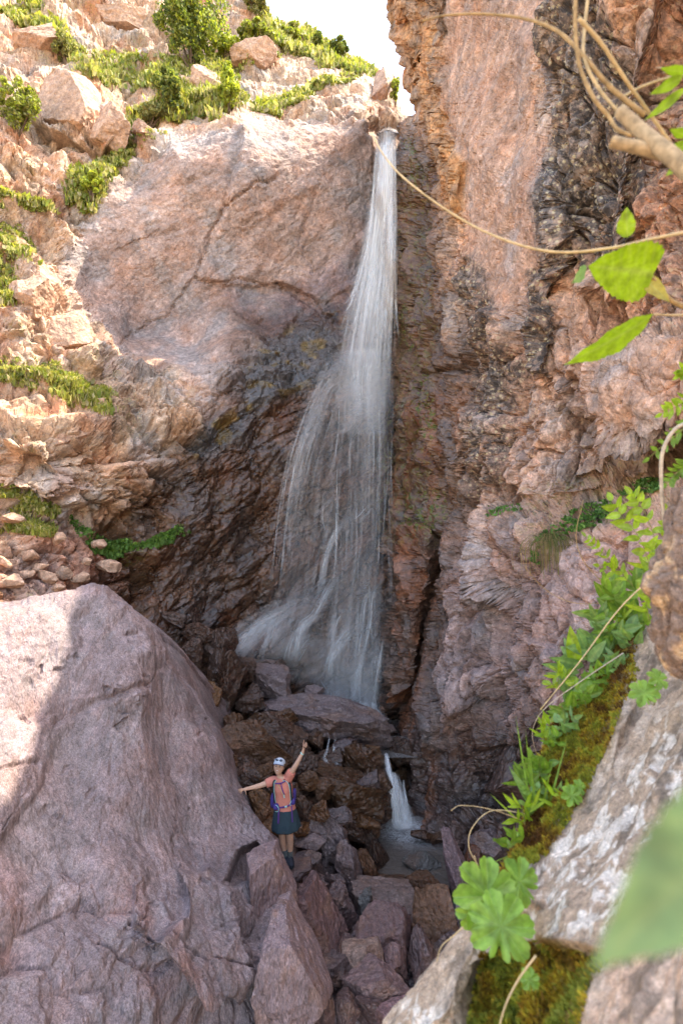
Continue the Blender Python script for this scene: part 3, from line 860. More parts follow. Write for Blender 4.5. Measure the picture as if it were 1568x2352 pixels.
stone('rock', 575, 1602, 75, 60, 12.6, 'glossy dark block between upright block and flat slab', 0, 5038, **WETT)
stone('rock', 560, 1540, 60, 55, 13.2, 'small stack of thin dark stones left of the reddish block', 4, 5039, **WETT)
stone('rock', 570, 1720, 210, 115, 11.0, 'large brown slanting rock behind the hiker, pale patch on it', 32, 5041, BROWN * 1.0, 0.75, cuts=8, boxy=0.85, group=G1)
stone('rock', 655, 1700, 150, 75, 11.6, 'dark slanting rock under the flat slab, left of raised hand', 24, 5042, **WETT)
stone('rock', 560, 1785, 120, 90, 10.2, 'dark brown rock just above the hand on the boulder', 10, 5043, **WETT)
stone('rock', 640, 1820, 100, 90, 10.0, 'dark rock directly behind the hiker, at shoulder height', -10, 5044, **WETT)
stone('rock', 720, 1695, 55, 50, 12.2, 'small stone beside the raised hand', 12, 5045, **WETT)
stone('rock', 690, 1752, 90, 70, 11.2, 'dark block right of the cap of the hiker', 20, 5046, **WETT)
stone('rock', 757, 1748, 65, 55, 11.6, 'wet block below the small left trickle', -6, 5047, **WETT)
stone('rock', 822, 1760, 160, 110, 11.9, 'big brown wet block between the two trickles below the slab', 14, 5048, BROWN * 0.85, 0.85, cuts=9, boxy=0.85, group=G1)
stone('rock', 800, 1835, 190, 130, 10.9, 'broad glossy brown rock right of the hiker at waist height', 8, 5049, BROWN * 0.85, 0.85, cuts=8, group=G1, sub=5)
stone('rock', 868, 1850, 70, 90, 11.1, 'dark rock left of the lower waterfall spout', -12, 5050, **WETT)
stone('rock', 700, 1860, 60, 90, 10.0, 'narrow brown slab rising right of the backpack', -24, 5051, **WETT)
stone('rock', 600, 1850, 60, 90, 9.7, 'brown stone between the boulder edge and the backpack', -30, 5052, BROWN * np.array([1.2, 1.1, .75]), 0.7, group=G1)
stone('rock', 620, 1905, 60, 50, 9.5, 'ochre stone left of the skirt, behind the boulder', 0, 5053, BROWN * np.array([1.3, 1.15, .7]), 0.7, group=G1)
stone('rock', 925, 1730, 70, 60, 12.8, 'dark rock at the right end of the slab over the spout', 0, 5054, **WETT)
for (a, b_, w_, h_, d_, an, lab) in [
    (745,1812,70,50,10.7,18,'dark wet block left on top of the broad glossy rock'), (842,1800,60,44,11.0,-10,'small wet block right on top of the broad glossy rock'), (705,1800,50,56,10.6,30,'narrow dark block right of the raised arm'),
    (770,1880,80,48,10.3,-14,'brown flat stone under the broad glossy rock'), (845,1890,60,36,10.6,8,'dark stone between the glossy rock and the spout'), (735,1860,46,46,10.1,24,'small brown block right of the hip belt'),
    (600,1660,60,48,11.9,12,'wet stone under the left end of the slab'), (655,1650,60,40,12.3,-6,'dark wet wedge in the shade of the slab'), (540,1665,50,60,11.5,-18,'brown stone between the upright block and the slanting rock'),
    (520,1755,56,50,10.4,10,'dark stone against the boulder edge above the hand'), (610,1775,56,40,10.3,-22,'slaty stone above the outstretched arm'), (880,1800,44,50,11.5,0,'dripping dark stone beside the top of the spout'),
    (795,1715,60,36,12.1,8,'dark stone in the gap below the middle of the slab'), (850,1725,50,34,12.4,-8,'dark stone in the gap below the right part of the slab'), (690,1905,44,40,9.7,12,'small dark rock just right of the skirt')]:
    stone('rock', a, b_, w_, h_, d_ - 0.25, lab, an, tone=[BROWN * 0.8, BROWN * 1.15, MAUVE * 0.75, BROWN * np.array([1.2, 1.05, .8])][(a + b_) % 4], wet=0.85, group=G1)
# around the pool
stone('rock', 725, 1905, 80, 60, 9.9, 'mauve rock right of the skirt hem', 25, 5061, MAUVE, 0.5, group=G1)
stone('rock', 770, 1925, 70, 110, 9.9, 'rock with purple faces leaning right of the bare knees', -35, 5062, MAUVE * 0.95, 0.5, group=G1)
stone('rock', 712, 1935, 75, 45, 9.5, 'flat mauve stone beside the bare knees', 6, 5063, MAUVE * 1.05, 0.4, group=G1)
stone('rock', 705, 1972, 70, 40, 9.2, 'dark flat stone right of the hiking socks', -6, 5064, MAUVE * .7, 0.6, group=G1)
stone('rock', 820, 1910, 90, 45, 10.3, 'thin dark slab lying left of the pool', 6, 5065, **WETT)
stone('rock', 860, 1955, 45, 130, 10.3, 'long dark slab slanting down to the pool edge', -24, 5066, **WETT)
stone('rock', 803, 1990, 72, 120, 9.4, 'upright mauve rock standing left of the pool', 5, 5067, MAUVE * 1.05, 0.4, cuts=9, boxy=0.85, group=G2)
stone('rock', 848, 2005, 40, 100, 9.6, 'brown rock wedged right of the upright mauve rock', -22, 5068, BROWN, 0.6, group=G2)
stone('rock', 968, 1982, 90, 55, 10.2, 'lichen-grey rock at the near edge of the pool', 26, 5069, BLUEG * 1.1, 0.5, group=G2)
stone('rock', 965, 2030, 95, 55, 9.6, 'brown block below the pool with a greenish top', 6, 5070, BROWN * 1.2, 0.5, group=G2)
stone('rock', 872, 2035, 120, 50, 9.5, 'low brown block damming the pool outflow', -4, 5071, BROWN * 1.05, 0.55, group=G2)
stone('rock', 1052, 2010, 50, 200, 9.5, 'tall thin pinkish slab standing on end right of the pool', -12, 5072, MAUVE * np.array([1.15, 1.05, 1.1]), 0.3, cuts=7, boxy=0.9, group=G2, deep=0.5)
stone('rock', 1080, 1990, 80, 90, 9.9, 'rusty rock behind the tall thin standing slab', 5, 5073, RUST, 0.5, group=G2)
stone('rock', 1120, 1945, 100, 80, 10.1, 'purple block under the right cliff by the gravel', -4, 5074, MAUVE * 0.95, 0.4, group=G2)
stone('rock', 1010, 1925, 46, 30, 10.9, 'small brown stone standing at the pool far edge', 0, 5075, BROWN, 0.7, group=G2)
stone('rock', 968, 1918, 55, 18, 11.0, 'flat stone awash in the pool below the spout', 0, 5076, BROWN, 0.9, group=G2)
# lower stream
stone('rock', 882, 2075, 165, 75, 8.9, 'long pale grey-brown slab lying across the stream bed', 2, 5081, MAUVE * np.array([1.15, 1.12, 1.0]), 0.35, cuts=8, boxy=0.9, group=G2)
stone('rock', 992, 2120, 110, 190, 8.5, 'big pointed brown rock right of the long pale slab', -12, 5082, BROWN * np.array([1.15, 1.15, 1.25]), 0.4, cuts=8, group=G2)
stone('rock', 783, 2085, 85, 95, 8.6, 'blocky mauve rock below the upright rock by the hiker', 28, 5083, **DRY)
stone('rock', 838, 2080, 40, 80, 8.7, 'narrow lichen-spotted stone at the left end of the pale slab', 12, 5084, BLUEG * 1.3, 0.3, group=G2)
stone('rock', 880, 2155, 150, 150, 8.0, 'large dark red-brown flat-faced rock in the centre of the bed', 22, 5085, MAUVE * np.array([.85, .72, .72]), 0.35, cuts=7, boxy=0.9, group=G2)
stone('rock', 972, 2200, 70, 150, 7.9, 'tall mauve rock right of the dark flat-faced rock', -16, 5086, **DRY)
stone('rock', 1020, 2180, 80, 90, 8.1, 'dark hollow-shadowed rock at the right edge of the bed', 8, 5087, MAUVE * 0.7, 0.4, group=G2)
stone('rock', 732, 2120, 190, 110, 7.9, 'long reddish rock slanting down beside the giant boulder', 52, 5088, MAUVE * np.array([1.0, .85, .85]), 0.35, cuts=8, boxy=0.85, group=G2)
stone('rock', 790, 2200, 60, 90, 7.7, 'small dark rock below the slanting reddish rock', 30, 5089, **DRY)
stone('rock', 762, 2225, 100, 80, 7.4, 'dark rounded rock in the gap right of the leaning boulder', 20, 5090, MAUVE * .75, 0.4, group=G2)
stone('rock', 832, 2212, 105, 75, 7.5, 'pale rounded tan stone above the big lower block', -4, 5091, TAN * np.array([.85, .85, .95]), 0.15, boxy=0.55, group=G2)
stone('rock', 905, 2200, 60, 70, 7.6, 'pinkish stone leaning behind the big lower block', 24, 5092, MAUVE * np.array([1.15, 1, 1]), 0.2, group=G2)
stone('rock', 868, 2268, 165, 110, 7.0, 'big pink-brown block at the bottom centre of the stream', -16, 5093, MAUVE * np.array([1.12, 1.0, .98]), 0.2, cuts=8, boxy=0.85, group=G2)
stone('rock', 860, 2322, 110, 70, 6.7, 'lower flank stone under the big pink-brown block', 20, 5094, **DRY)
stone('rock', 800, 2245, 44, 22, 7.2, 'small flat stone under the pale tan stone', 0, 5095, **DRY)
stone('rock', 905, 2332, 110, 80, 6.6, 'reddish stone at the bottom edge next to the near ledge', -22, 5096, MAUVE * np.array([1.2, .95, .95]), 0.2, group=G2)
stone('rock', 795, 2330, 60, 90, 6.6, 'upright stone at the bottom edge left of the reddish one', 10, 5097, **DRY)
stone('rock', 745, 2330, 50, 90, 6.5, 'bluish-mauve stone at the bottom edge by the leaning boulder', -6, 5098, **DRY)
stone('rock', 735, 2040, 60, 40, 8.9, 'flat stone on the rubble below the feet of the hiker', 12, 5099, MAUVE * .85, 0.45, group=G2)
stone('rock', 775, 2025, 40, 40, 9.2, 'small stone left of the upright mauve rock', 0, 5100, MAUVE * .8, 0.5, group=G2)
stone('rock', 690, 2010, 40, 50, 8.8, 'small dark stone right of the boulder under the socks', 10, 5101, MAUVE * .7, 0.5, group=G2)
stone('rock', 862, 2130, 26, 30, 8.4, 'little stone lodged above the dark flat-faced rock', 0, 5102, **DRY)
stone('rock', 935, 2125, 60, 36, 8.5, 'small wedge stone between pale slab and pointed rock', 10, 5103, **DRY)
# boulders leaning on the giant one
stone('leaning_boulder', 608, 2045, 130, 190, 7.45, 'rounded mauve boulder with a hollow above it, against the giant boulder', -18, 5111, MAUVE * np.array([1.05, .95, .95]), 0.2, cuts=1, boxy=0.55, mat=M_BOULDER, cat='boulder', sub=5, rough=0.08)
stone('leaning_boulder', 668, 2240, 170, 300, 6.35, 'large mauve boulder with gravel on its shoulder, right of the giant boulder', -14, 5112, MAUVE * np.array([1.08, 1.0, 1.0]), 0.2, cuts=1, boxy=0.6, mat=M_BOULDER, cat='boulder', sub=5, rough=0.08)

# loose rubble between the stones
uu_, vv_, dd_ = PROJ(np.array([x.co[:] for x in bed.data.vertices]))
bedV = np.array([x.co[:] for x in bed.data.vertices])
rr_ = np.random.default_rng(99)
def rubble(poly, n, label, smin, smax, tones, wet, seed):
    r = np.random.default_rng(seed)
    ok = np.where(polysd(uu_, vv_, poly) > 0)[0]
    ids = r.choice(ok, n)
    protos = [stone_shape(9000 + k, 2, 9, 0.06, 0.8) for k in range(8)]
    Vs, Fs, Cs = [], [], []; k0 = 0
    for i in ids:
        V, F = protos[r.integers(0, 8)]
        s_ = smin * (smax / smin) ** (r.uniform() ** 1.6)
        A = np.array(Matrix.Rotation(r.uniform(0, 6.28), 3, 'Z') @ Matrix.Rotation(r.uniform(0, 6.28), 3, 'X'))
        Vs.append((V * s_ * r.uniform(0.5, 1.0, 3)) @ A.T + bedV[i] + np.array([0, 0, s_ * 0.3])); Fs.append(F + k0); k0 += len(V)
        Cs.append(np.tile(np.asarray(tones[r.integers(0, len(tones))]) * r.uniform(0.7, 1.3), (len(V), 1)))
    V = np.concatenate(Vs); w_ = np.full(len(V), wet)
    o = mesh_from('rubble', V, np.concatenate(Fs), M_TALUS, None, np.concatenate(Cs), np.stack([w_, 0 * w_, 0 * w_, 0 * w_], 1), smooth_sh=False)
    tag(o, label, 'rubble', kind='stuff')
rubble([(360,1430),(560,1520),(900,1680),(960,1780),(880,1900),(700,1960),(560,1860),(430,1620)], 420, 'wet rubble between the brown rocks under the fall', 0.05, 0.22, [BROWN * 1.2, BROWN * .8, MAUVE * .8], 0.75, 1)
rubble([(660,1960),(900,1960),(1080,2060),(1080,2420),(640,2420),(690,2200)], 520, 'loose rubble between the dry rocks of the lower stream', 0.03, 0.15, [MAUVE, MAUVE * .8, MAUVE * np.array([1.1, .9, .85])], 0.3, 2)
rubble([(1000,1890),(1130,1890),(1150,1970),(1040,1980)], 700, 'gravel bank beside the pool under the right cliff', 0.012, 0.035, [MAUVE * .7, MAUVE * .9], 0.5, 3)
# ---------------------------------------------------------------- water
# how far ahead the rock lies at a given place of the view
ZB = 8
ZW, ZH = 1568 // ZB, 2352 // ZB
zbuf = np.full((ZH, ZW), 99.0)
for pts in (LEFT_V, RIGHT_V):
    uu, vv, dd = PROJ(pts)
    k = (dd > 1) & (uu >= 0) & (uu < 1568) & (vv >= 0) & (vv < 2352)
    np.minimum.at(zbuf, ((vv[k] / ZB).astype(int), (uu[k] / ZB).astype(int)), dd[k])
for _ in range(3):
    zbuf = np.where(zbuf > 98, np.minimum(np.roll(zbuf, 1, 0), np.roll(zbuf, 1, 1)), zbuf)

def rock_d(u, v, r=1):
    """distance of the rock face (nearest within r cells)"""
    i = np.clip((np.asarray(v) / ZB).astype(int), r, ZH - 1 - r); j = np.clip((np.asarray(u) / ZB).astype(int), r, ZW - 1 - r)
    m = np.full(np.shape(i), 99.0)
    for a in range(-r, r + 1):
        for b in range(-r, r + 1):
            m = np.minimum(m, zbuf[i + a, j + b])
    return m

def water_material(name, fx=10.0, fy=0.45, lo=0.32, hi=0.68):
    m, nt, b = newmat(name)
    L = nt.links
    at = lambda n: nd(nt, 'ShaderNodeAttribute', attribute_name=n).outputs['Fac']
    cb = nt.nodes.new('ShaderNodeCombineXYZ')
    L.new(mth(nt, 'MULTIPLY', at('wu'), fx), cb.inputs[0])
    L.new(mth(nt, 'MULTIPLY', at('wv'), fy), cb.inputs[1])
    L.new(at('ws'), cb.inputs[2])
    n = noise(nt, cb.outputs[0], 1.0, 5, 0.68, 0.25)
    al = mth(nt, 'MULTIPLY', at('wa'), ramp(nt, n, [(lo, 0.05), (0.5, 0.5), (hi, 1.0)]), None, True)
    nt.nodes.remove(b)
    df = nd(nt, 'ShaderNodeBsdfDiffuse'); df.inputs['Color'].default_value = (0.93, 0.93, 0.93, 1)
    tl = nd(nt, 'ShaderNodeBsdfTranslucent'); tl.inputs['Color'].default_value = (0.93, 0.93, 0.93, 1)
    mx = nt.nodes.new('ShaderNodeMixShader'); mx.inputs[0].default_value = 0.45
    L.new(df.outputs[0], mx.inputs[1]); L.new(tl.outputs[0], mx.inputs[2])
    tr = nd(nt, 'ShaderNodeBsdfTransparent')
    m2 = nt.nodes.new('ShaderNodeMixShader')
    L.new(al, m2.inputs[0]); L.new(tr.outputs[0], m2.inputs[1]); L.new(mx.outputs[0], m2.inputs[2])
    L.new(m2.outputs[0], nt.nodes['Material Output'].inputs['Surface'])
    return m

M_FALL = water_material('falling_water')
M_STRAND = water_material('water_strand', 6.0, 1.2, 0.25, 0.6)

class Sheets:
    """thin curtains of falling water gathered into one mesh"""
    def __init__(s): s.V = []; s.F = []; s.a = []; s.n = 0
    def sheet(s, rows, nr=140, nc=26, seed=0.0, edge=0.35, off=0.15, hug=True, wobble=0.0):
        """rows: (v, u_left, u_right, d or None, alpha)"""
        R = np.array([[r[0], r[1], r[2], (r[3] if r[3] else 0), r[4]] for r in rows], float)
        t = np.linspace(0, 1, nr) * (len(R) - 1)
        rows_i = crom(R, nr)
        x = np.linspace(0, 1, nc)
        v = np.repeat(rows_i[:, :1], nc, 1)
        u = rows_i[:, 1:2] + (rows_i[:, 2:3] - rows_i[:, 1:2]) * x[None]
        if wobble:
            u = u + wobble * np.sin(v / 37.0 + seed) * (x[None] - 0.5)
        rd = rock_d(u.ravel(), v.ravel(), 2).reshape(u.shape)
        rd = boxblur(rd[..., None], 3)[..., 0]
        d = rd - off if rows[0][3] is None else np.minimum(rows_i[:, 3:4] + 0 * u, rd - off)
        d = boxblur(d[..., None], 2)[..., 0]
        d = d + 0.06 * np.sin(x * 9 + seed)[None]
        W = P(u, v, d)
        ed = np.minimum(1, np.minimum(x, 1 - x) / edge)[None]
        ed = ed * ed * (3 - 2 * ed)
        al = rows_i[:, 4:5] * ed
        al[0] *= 0; al[-1] *= 0
        wv = np.concatenate([[0], np.cumsum(np.linalg.norm(np.diff(W[:, nc // 2], axis=0), axis=1))])
        wu = np.linalg.norm(W[:, -1] - W[:, 0], axis=-1).mean() * x
        s._add(W, gridfaces(nr, nc), np.repeat(wu[None], nr, 0), np.repeat(wv[:, None], nc, 1), al, seed)
    def strand(s, pts, w, alpha, seed, off=0.1, nr=None, d=None, jit=0.0, fade=0.12):
        pts = np.asarray(pts, float)
        L = np.hypot(*np.diff(pts[:, :2], axis=0).T).sum()
        nr = nr or max(10, int(L / 7))
        q = crom(pts[:, :2], nr)
        t = np.linspace(0, 1, nr)
        if jit: q[:, 0] += jit * (np.sin(t * 7 + seed) * t)
        w = np.interp(t, np.linspace(0, 1, len(np.atleast_1d(w))), np.atleast_1d(w))
        tg = np.gradient(q, axis=0); tg /= np.linalg.norm(tg, axis=1, keepdims=True) + 1e-9
        nn = np.stack([-tg[:, 1], tg[:, 0]], 1)
        x = np.array([-1, -0.5, 0, 0.5, 1.0])
        U = q[:, :1] + nn[:, :1] * x[None] * w[:, None] / 2
        V = q[:, 1:] + nn[:, 1:] * x[None] * w[:, None] / 2
        rd = rock_d(q[:, 0], q[:, 1], 2)
        rd = np.convolve(np.pad(rd, 4, mode='edge'), np.ones(9) / 9, 'valid')
        dd = rd - off if d is None else np.minimum(np.interp(t, np.linspace(0, 1, len(d)), d), rd - off)
        D_ = dd[:, None] - 0.03 * (1 - x[None] ** 2)
        W = P(U, V, D_)
        e = np.clip(np.minimum(t / fade, (1 - t) / fade), 0, 1)
        al = alpha * (1 - x[None] ** 2) * (e * e * (3 - 2 * e))[:, None]
        wv = np.concatenate([[0], np.cumsum(np.linalg.norm(np.diff(W[:, 2], axis=0), axis=1))])
        s._add(W, gridfaces(nr, 5), np.repeat((x * w.mean() * 0.012)[None], nr, 0), np.repeat(wv[:, None], 5, 1), al, seed)
    def _add(s, W, F, wu, wv, wa, seed):
        n = W.shape[0] * W.shape[1]
        s.V.append(W.reshape(-1, 3)); s.F.append(F + s.n)
        s.a.append(np.stack([wu.ravel(), wv.ravel(), wa.ravel(), np.full(n, seed * 3.7)], 1)); s.n += n
    def build(s, name, mat, parent=None):
        A = np.concatenate(s.a)
        return mesh_from(name, np.concatenate(s.V), np.concatenate(s.F), mat, parent, attrs={'wu': A[:, 0], 'wv': A[:, 1], 'wa': A[:, 2], 'ws': A[:, 3]})

rw = np.random.default_rng(21)
fall = empty('waterfall', P(850, 1640, 14.4))
tag(fall, 'tall white waterfall plunging from the notch and fanning over wet rock', 'waterfall', kind='structure')
def part(S, name, mat):
    o = S.build(name, mat, fall)
    o.matrix_parent_inverse = Matrix.Translation(-fall.location)
    return o
# the plunge
S = Sheets()
for k in range(4):
    j = (k - 1.5) * 0.09
    S.sheet([(300,860,914,19.5+j,0.4),(335,858,914,19.2+j,0.85),(420,850,914,18.7+j,0.85),(520,830,912,18.1+j,0.72),(640,802,910,17.7+j,0.58),(760,776,910,17.2+j,0.46),(880,748,912,16.7+j,0.32),(1000,760,910,16.3+j,0.12)], 170, 34, 1.0 + k * 2.3, 0.5, 0.2, wobble=8)
S.sheet([(330,866,902,19.0,0.9),(430,864,900,18.5,0.9),(560,846,892,17.9,0.7),(700,826,884,17.4,0.55),(850,800,876,16.8,0.4),(960,800,876,16.3,0.15)], 150, 22, 14.0, 0.5, 0.3, wobble=6)
part(S, 'plunge', M_FALL)
# the long veil below it
S = Sheets()
for k in range(3):
    S.sheet([(800,776,908,16.6,0.18),(900,780,908,16.4,0.24),(1000,780,908,16.0,0.17),(1150,765,908,15.6,0.13),(1300,745,906,15.2,0.13),(1420,725,904,14.9,0.16),(1520,715,896,14.7,0.22),(1600,720,888,14.5,0.30),(1655,750,884,14.35,0.30)], 190, 40, 21.0 + k * 1.9, 0.42, 0.12 + 0.12 * k, wobble=8)
for k in range(2):
    S.sheet([(800,740,830,None,0.08),(880,700,830,None,0.20),(1000,660,830,None,0.19),(1150,636,820,None,0.16),(1300,616,810,None,0.15),(1420,590,800,None,0.18),(1500,560,790,None,0.18),(1570,600,790,None,0.06)], 130, 36, 31.0 + k * 3, 0.40, 0.14 + 0.1 * k)
S.sheet([(1400,610,740,None,0.08),(1460,550,710,None,0.24),(1505,525,690,None,0.26),(1560,520,690,None,0.04)], 50, 26, 33.0, 0.5, 0.2)
S.sheet([(1470,640,820,None,0.2),(1540,640,840,None,0.28),(1590,670,860,None,0.36),(1640,720,880,None,0.36)], 60, 30, 35.0, 0.45, 0.25)
part(S, 'veil', M_FALL)
# separate threads
S = Sheets()
for k in range(80):
    a = rw.uniform(0, 1)
    u0 = 864 + a * 46; u1 = 768 + (a ** 0.8) * 136 + rw.normal(0, 10)
    ve = rw.uniform(640, 1060); vs_ = rw.choice([325, 325, 380, 460])
    S.strand([(u0,vs_),(u0-2,vs_*.7+126),(u0*0.75+u1*0.25,560),(u0*.35+u1*.65,640+.3*(ve-640)+40),(u1,ve+60)], [3, 5, 8, 5], rw.uniform(.15, .6), k * 1.3, d=[19.1, 18.6, 17.9, 17.1, 16.4], jit=6, fade=0.3)
for k in range(70):
    u0 = rw.uniform(760, 904); v0 = rw.uniform(800, 1300); L_ = rw.uniform(140, 420)
    S.strand([(u0, v0), (u0 + rw.normal(0, 3), v0 + L_ * .5), (u0 - 6 + rw.normal(0, 5), min(1640, v0 + L_))], [2, 4, 3], rw.uniform(.15, .45), 100 + k, d=[16.2, 15.5, 14.8], jit=3, fade=0.35)
for k in range(46):
    u0 = rw.uniform(650, 780); v0 = rw.uniform(960, 1400); L_ = rw.uniform(60, 220)
    S.strand([(u0, v0), (u0 + rw.normal(0, 2), v0 + L_ * .5), (u0 - 4 + rw.normal(0, 4), min(1540, v0 + L_))], [1.5, 3, 2], rw.uniform(.08, .28), 180 + k, jit=2, fade=0.35)
for k in range(60):
    o_ = rw.normal(0.6, 1.7)
    i0 = rw.integers(0, 4); i1 = rw.integers(i0 + 3, 9)
    S.strand([(796+6*o_,850+8*o_),(766+10*o_,866+9*o_),(738+11*o_,900),(706+12*o_,985),(682+12*o_,1070),(664+12*o_,1170),(650+12*o_,1290),(638+12*o_,1400)][i0:i1], [3, 5, 4, 2.5], rw.uniform(.08, .34), 200 + k, jit=3, fade=0.3)
for k in range(34):
    o_ = rw.normal(0, 1); i0 = rw.integers(0, 2)
    S.strand([(715+5*o_,1367+6*o_),(654+8*o_,1405+8*o_),(597+10*o_,1443+11*o_),(560+18*o_,1482+8*o_),(545+28*o_,1520)][i0:], [4, 11, 14, 9], rw.uniform(.08, .30), 260 + k, jit=3, fade=0.3)
CASC = [([(807,1183),(775,1212),(752,1258),(738,1321),(726,1395)], 6, 10), ([(790,1317),(757,1344),(719,1413),(690,1440),(677,1493),(665,1540)], 6, 11), ([(754,1451),(708,1470),(690,1500),(678,1530)], 6, 8),
        ([(810,1409),(777,1417),(766,1460),(760,1500)], 6, 8), ([(830,1415),(788,1470),(761,1515),(752,1560)], 7, 12), ([(876,1455),(862,1532),(851,1620),(846,1640)], 8, 14), ([(690,1436),(676,1480),(660,1545)], 5, 7),
        ([(720,1210),(690,1222),(670,1222),(655,1240)], 4, 4), ([(860,1150),(830,1180),(808,1200)], 4, 5), ([(870,1330),(845,1370),(835,1440),(815,1560)], 6, 10), ([(770,1540),(755,1590),(770,1630)], 6, 7), ([(840,1470),(820,1560),(812,1620)], 7, 10),
        ([(730,880),(700,890),(665,905)], 3, 3), ([(745,1120),(735,1180),(742,1240)], 3, 4), ([(640,1400),(628,1450),(610,1500)], 5, 7)]
for ci, (path, w, n) in enumerate(CASC):
    for k in range(n):
        o_ = rw.normal(0, 1, 2) * 8
        S.strand([(a + o_[0], b + o_[1]) for a, b in path], (np.array([w * .4, w * .8, w * 1.2, w * .7]) * (2.0 if k % 3 else 0.9)), rw.uniform(.12, .42) * (0.8 if k % 3 else 1.6), 300 + ci * 16 + k, jit=3, fade=0.35)
part(S, 'strand', M_STRAND)
# foam where it lands
S = Sheets()
S.sheet([(1612,820,872,14.3,0.4),(1635,815,885,14.1,0.85),(1655,828,893,13.9,0.8),(1672,842,890,13.7,0.3)], 40, 30, 51.0, 0.3, 0.3)
part(S, 'splash', M_FALL)
# the stream sliding over the edge
V = []; 
lipu = np.linspace(852, 918, 24)
for t_ in np.linspace(0, 1, 10):
    V.append(P(lipu, 303 + 14 * (1 - t_) * -0.9 + 4 * np.sin(lipu / 9), 19.7 + 1.6 * (1 - t_)))
M_WATER, nt, b = newmat('stream_water')
b.inputs['Base Color'].default_value = (0.085, 0.07, 0.06, 1); b.inputs['Roughness'].default_value = 0.08
b.inputs['IOR'].default_value = 1.33
tcx = nt.nodes.new('ShaderNodeTexCoord')
colw = nd(nt, 'ShaderNodeVertexColor', layer_name='Col').outputs['Color']
hn = noise(nt, tcx.outputs['Object'], 7.0, 4, 0.6, 0.6)
wc = mixc(nt, mth(nt, 'MULTIPLY', nd(nt, 'ShaderNodeSeparateColor').outputs[0], 0.0), (0.085, 0.07, 0.06), (0.9, 0.9, 0.9))
sp_ = nt.nodes.new('ShaderNodeSeparateColor'); nt.links.new(colw, sp_.inputs[0])
foam = mth(nt, 'MULTIPLY', sp_.outputs[0], ramp(nt, noise(nt, tcx.outputs['Object'], 16.0, 4, 0.7, 1.0), [(0.35, 0.1), (0.62, 1.0)]), None, True)
nt.links.new(mixc(nt, foam, (0.125, 0.098, 0.08), (0.85, 0.86, 0.88)), b.inputs['Base Color'])
nt.links.new(mth(nt, 'ADD', 0.09, mth(nt, 'MULTIPLY', foam, 0.5)), b.inputs['Roughness'])
bpw = nt.nodes.new('ShaderNodeBump'); bpw.inputs['Strength'].default_value = 0.9; bpw.inputs['Distance'].default_value = 0.06
nt.links.new(hn, bpw.inputs['Height']); nt.links.new(bpw.outputs[0], b.inputs['Normal'])
Vl = np.concatenate(V)
lip = mesh_from('stream', Vl, gridfaces(10, 24), M_WATER, None, col=np.full((len(Vl), 3), 0.25))
tag(lip, 'water sliding over the lip at the top of the fall', 'stream', kind='structure')

# ---------------------------------------------------------------- pool, spouts
def onplane(u, v, z):
    a = P(u, v, 1.0) - CAM
    t_ = (z - CAM[2]) / a[..., 2]
    return CAM + a * t_[..., None]
uu, vv = np.meshgrid(np.linspace(840, 1120, 71), np.linspace(1872, 2040, 45))
Z_POOL = 0.30
Wp = onplane(uu, vv, Z_POOL)
foamc = 1.3 * np.exp(-((uu - 925) / 52) ** 2 - ((vv - 1904) / 20) ** 2) + 0.45 * np.exp(-((uu - 960) / 60) ** 2 - ((vv - 1925) / 22) ** 2)
pool_o = mesh_from('pool', Wp.reshape(-1, 3), gridfaces(45, 71), M_WATER, None, col=np.repeat(np.clip(foamc, 0, 1).reshape(-1, 1), 3, 1))
tag(pool_o, 'shallow brown pool of stream water under the lower spout', 'pool', kind='structure')
uu, vv = np.meshgrid(np.linspace(915, 1010, 20), np.linspace(2180, 2300, 20))
Wp = onplane(uu, vv, -0.12)
lower = mesh_from('stream', Wp.reshape(-1, 3), gridfaces(20, 20), M_WATER, None, col=np.zeros((400, 3)))
tag(lower, 'dark stream water in the gap between the lowest rocks', 'stream', kind='structure')
uu, vv = np.meshgrid(np.linspace(730, 960, 40), np.linspace(1690, 1740, 14))
Wp = onplane(uu, vv, float(P(850, 1722, 12.9)[2]))
mid = mesh_from('stream', Wp.reshape(-1, 3), gridfaces(14, 40), M_WATER, None, col=np.full((560, 3), 0.15))
tag(mid, 'thin stream water in the dark gap under the flat slab', 'stream', kind='structure')

def spout(name, label, paths, n, wid, alpha, dd):
    Sx = Sheets()
    for pi, path in enumerate(paths):
        for k in range(n):
            o_ = rw.normal(0, 1, 2) * wid * 0.35
            pp = [(a + o_[0] * (0.5 + 0.5 * i), b) for i, (a, b, c) in enumerate(path)]
            Sx.strand(pp, [wid * .5, wid * .9, wid * 1.2], rw.uniform(.5, 1) * alpha, 500 + pi * 20 + k, d=[c for a, b, c in path], off=-9, jit=2, fade=0.08)
    o = Sx.build(name, M_STRAND)
    tag(o, label, 'waterfall', kind='structure')
    return o
spout('spout', 'small waterfall pouring from under the slab into the pool',
      [[(886,1728,12.0),(893,1775,11.5),(902,1830,11.2),(910,1905,11.1)], [(900,1772,12.0),(908,1830,11.5),(918,1908,11.1)], [(905,1775,12),(922,1840,11.5),(938,1905,11.2)]], 16, 13, 0.4, None)
spout('spout', 'thin trickle running right of the small waterfall',
      [[(925,1790,11.9),(932,1840,11.5),(936,1885,11.2)]], 5, 6, 0.5, None)
spout('trickle', 'little trickle dropping left of the big brown block under the slab',
      [[(757,1690,12.2),(750,1725,11.7),(745,1745,11.4),(772,1775,11.2)], [(772,1692,12.2),(768,1720,11.7),(775,1760,11.3)]], 6, 4, 0.45, None)
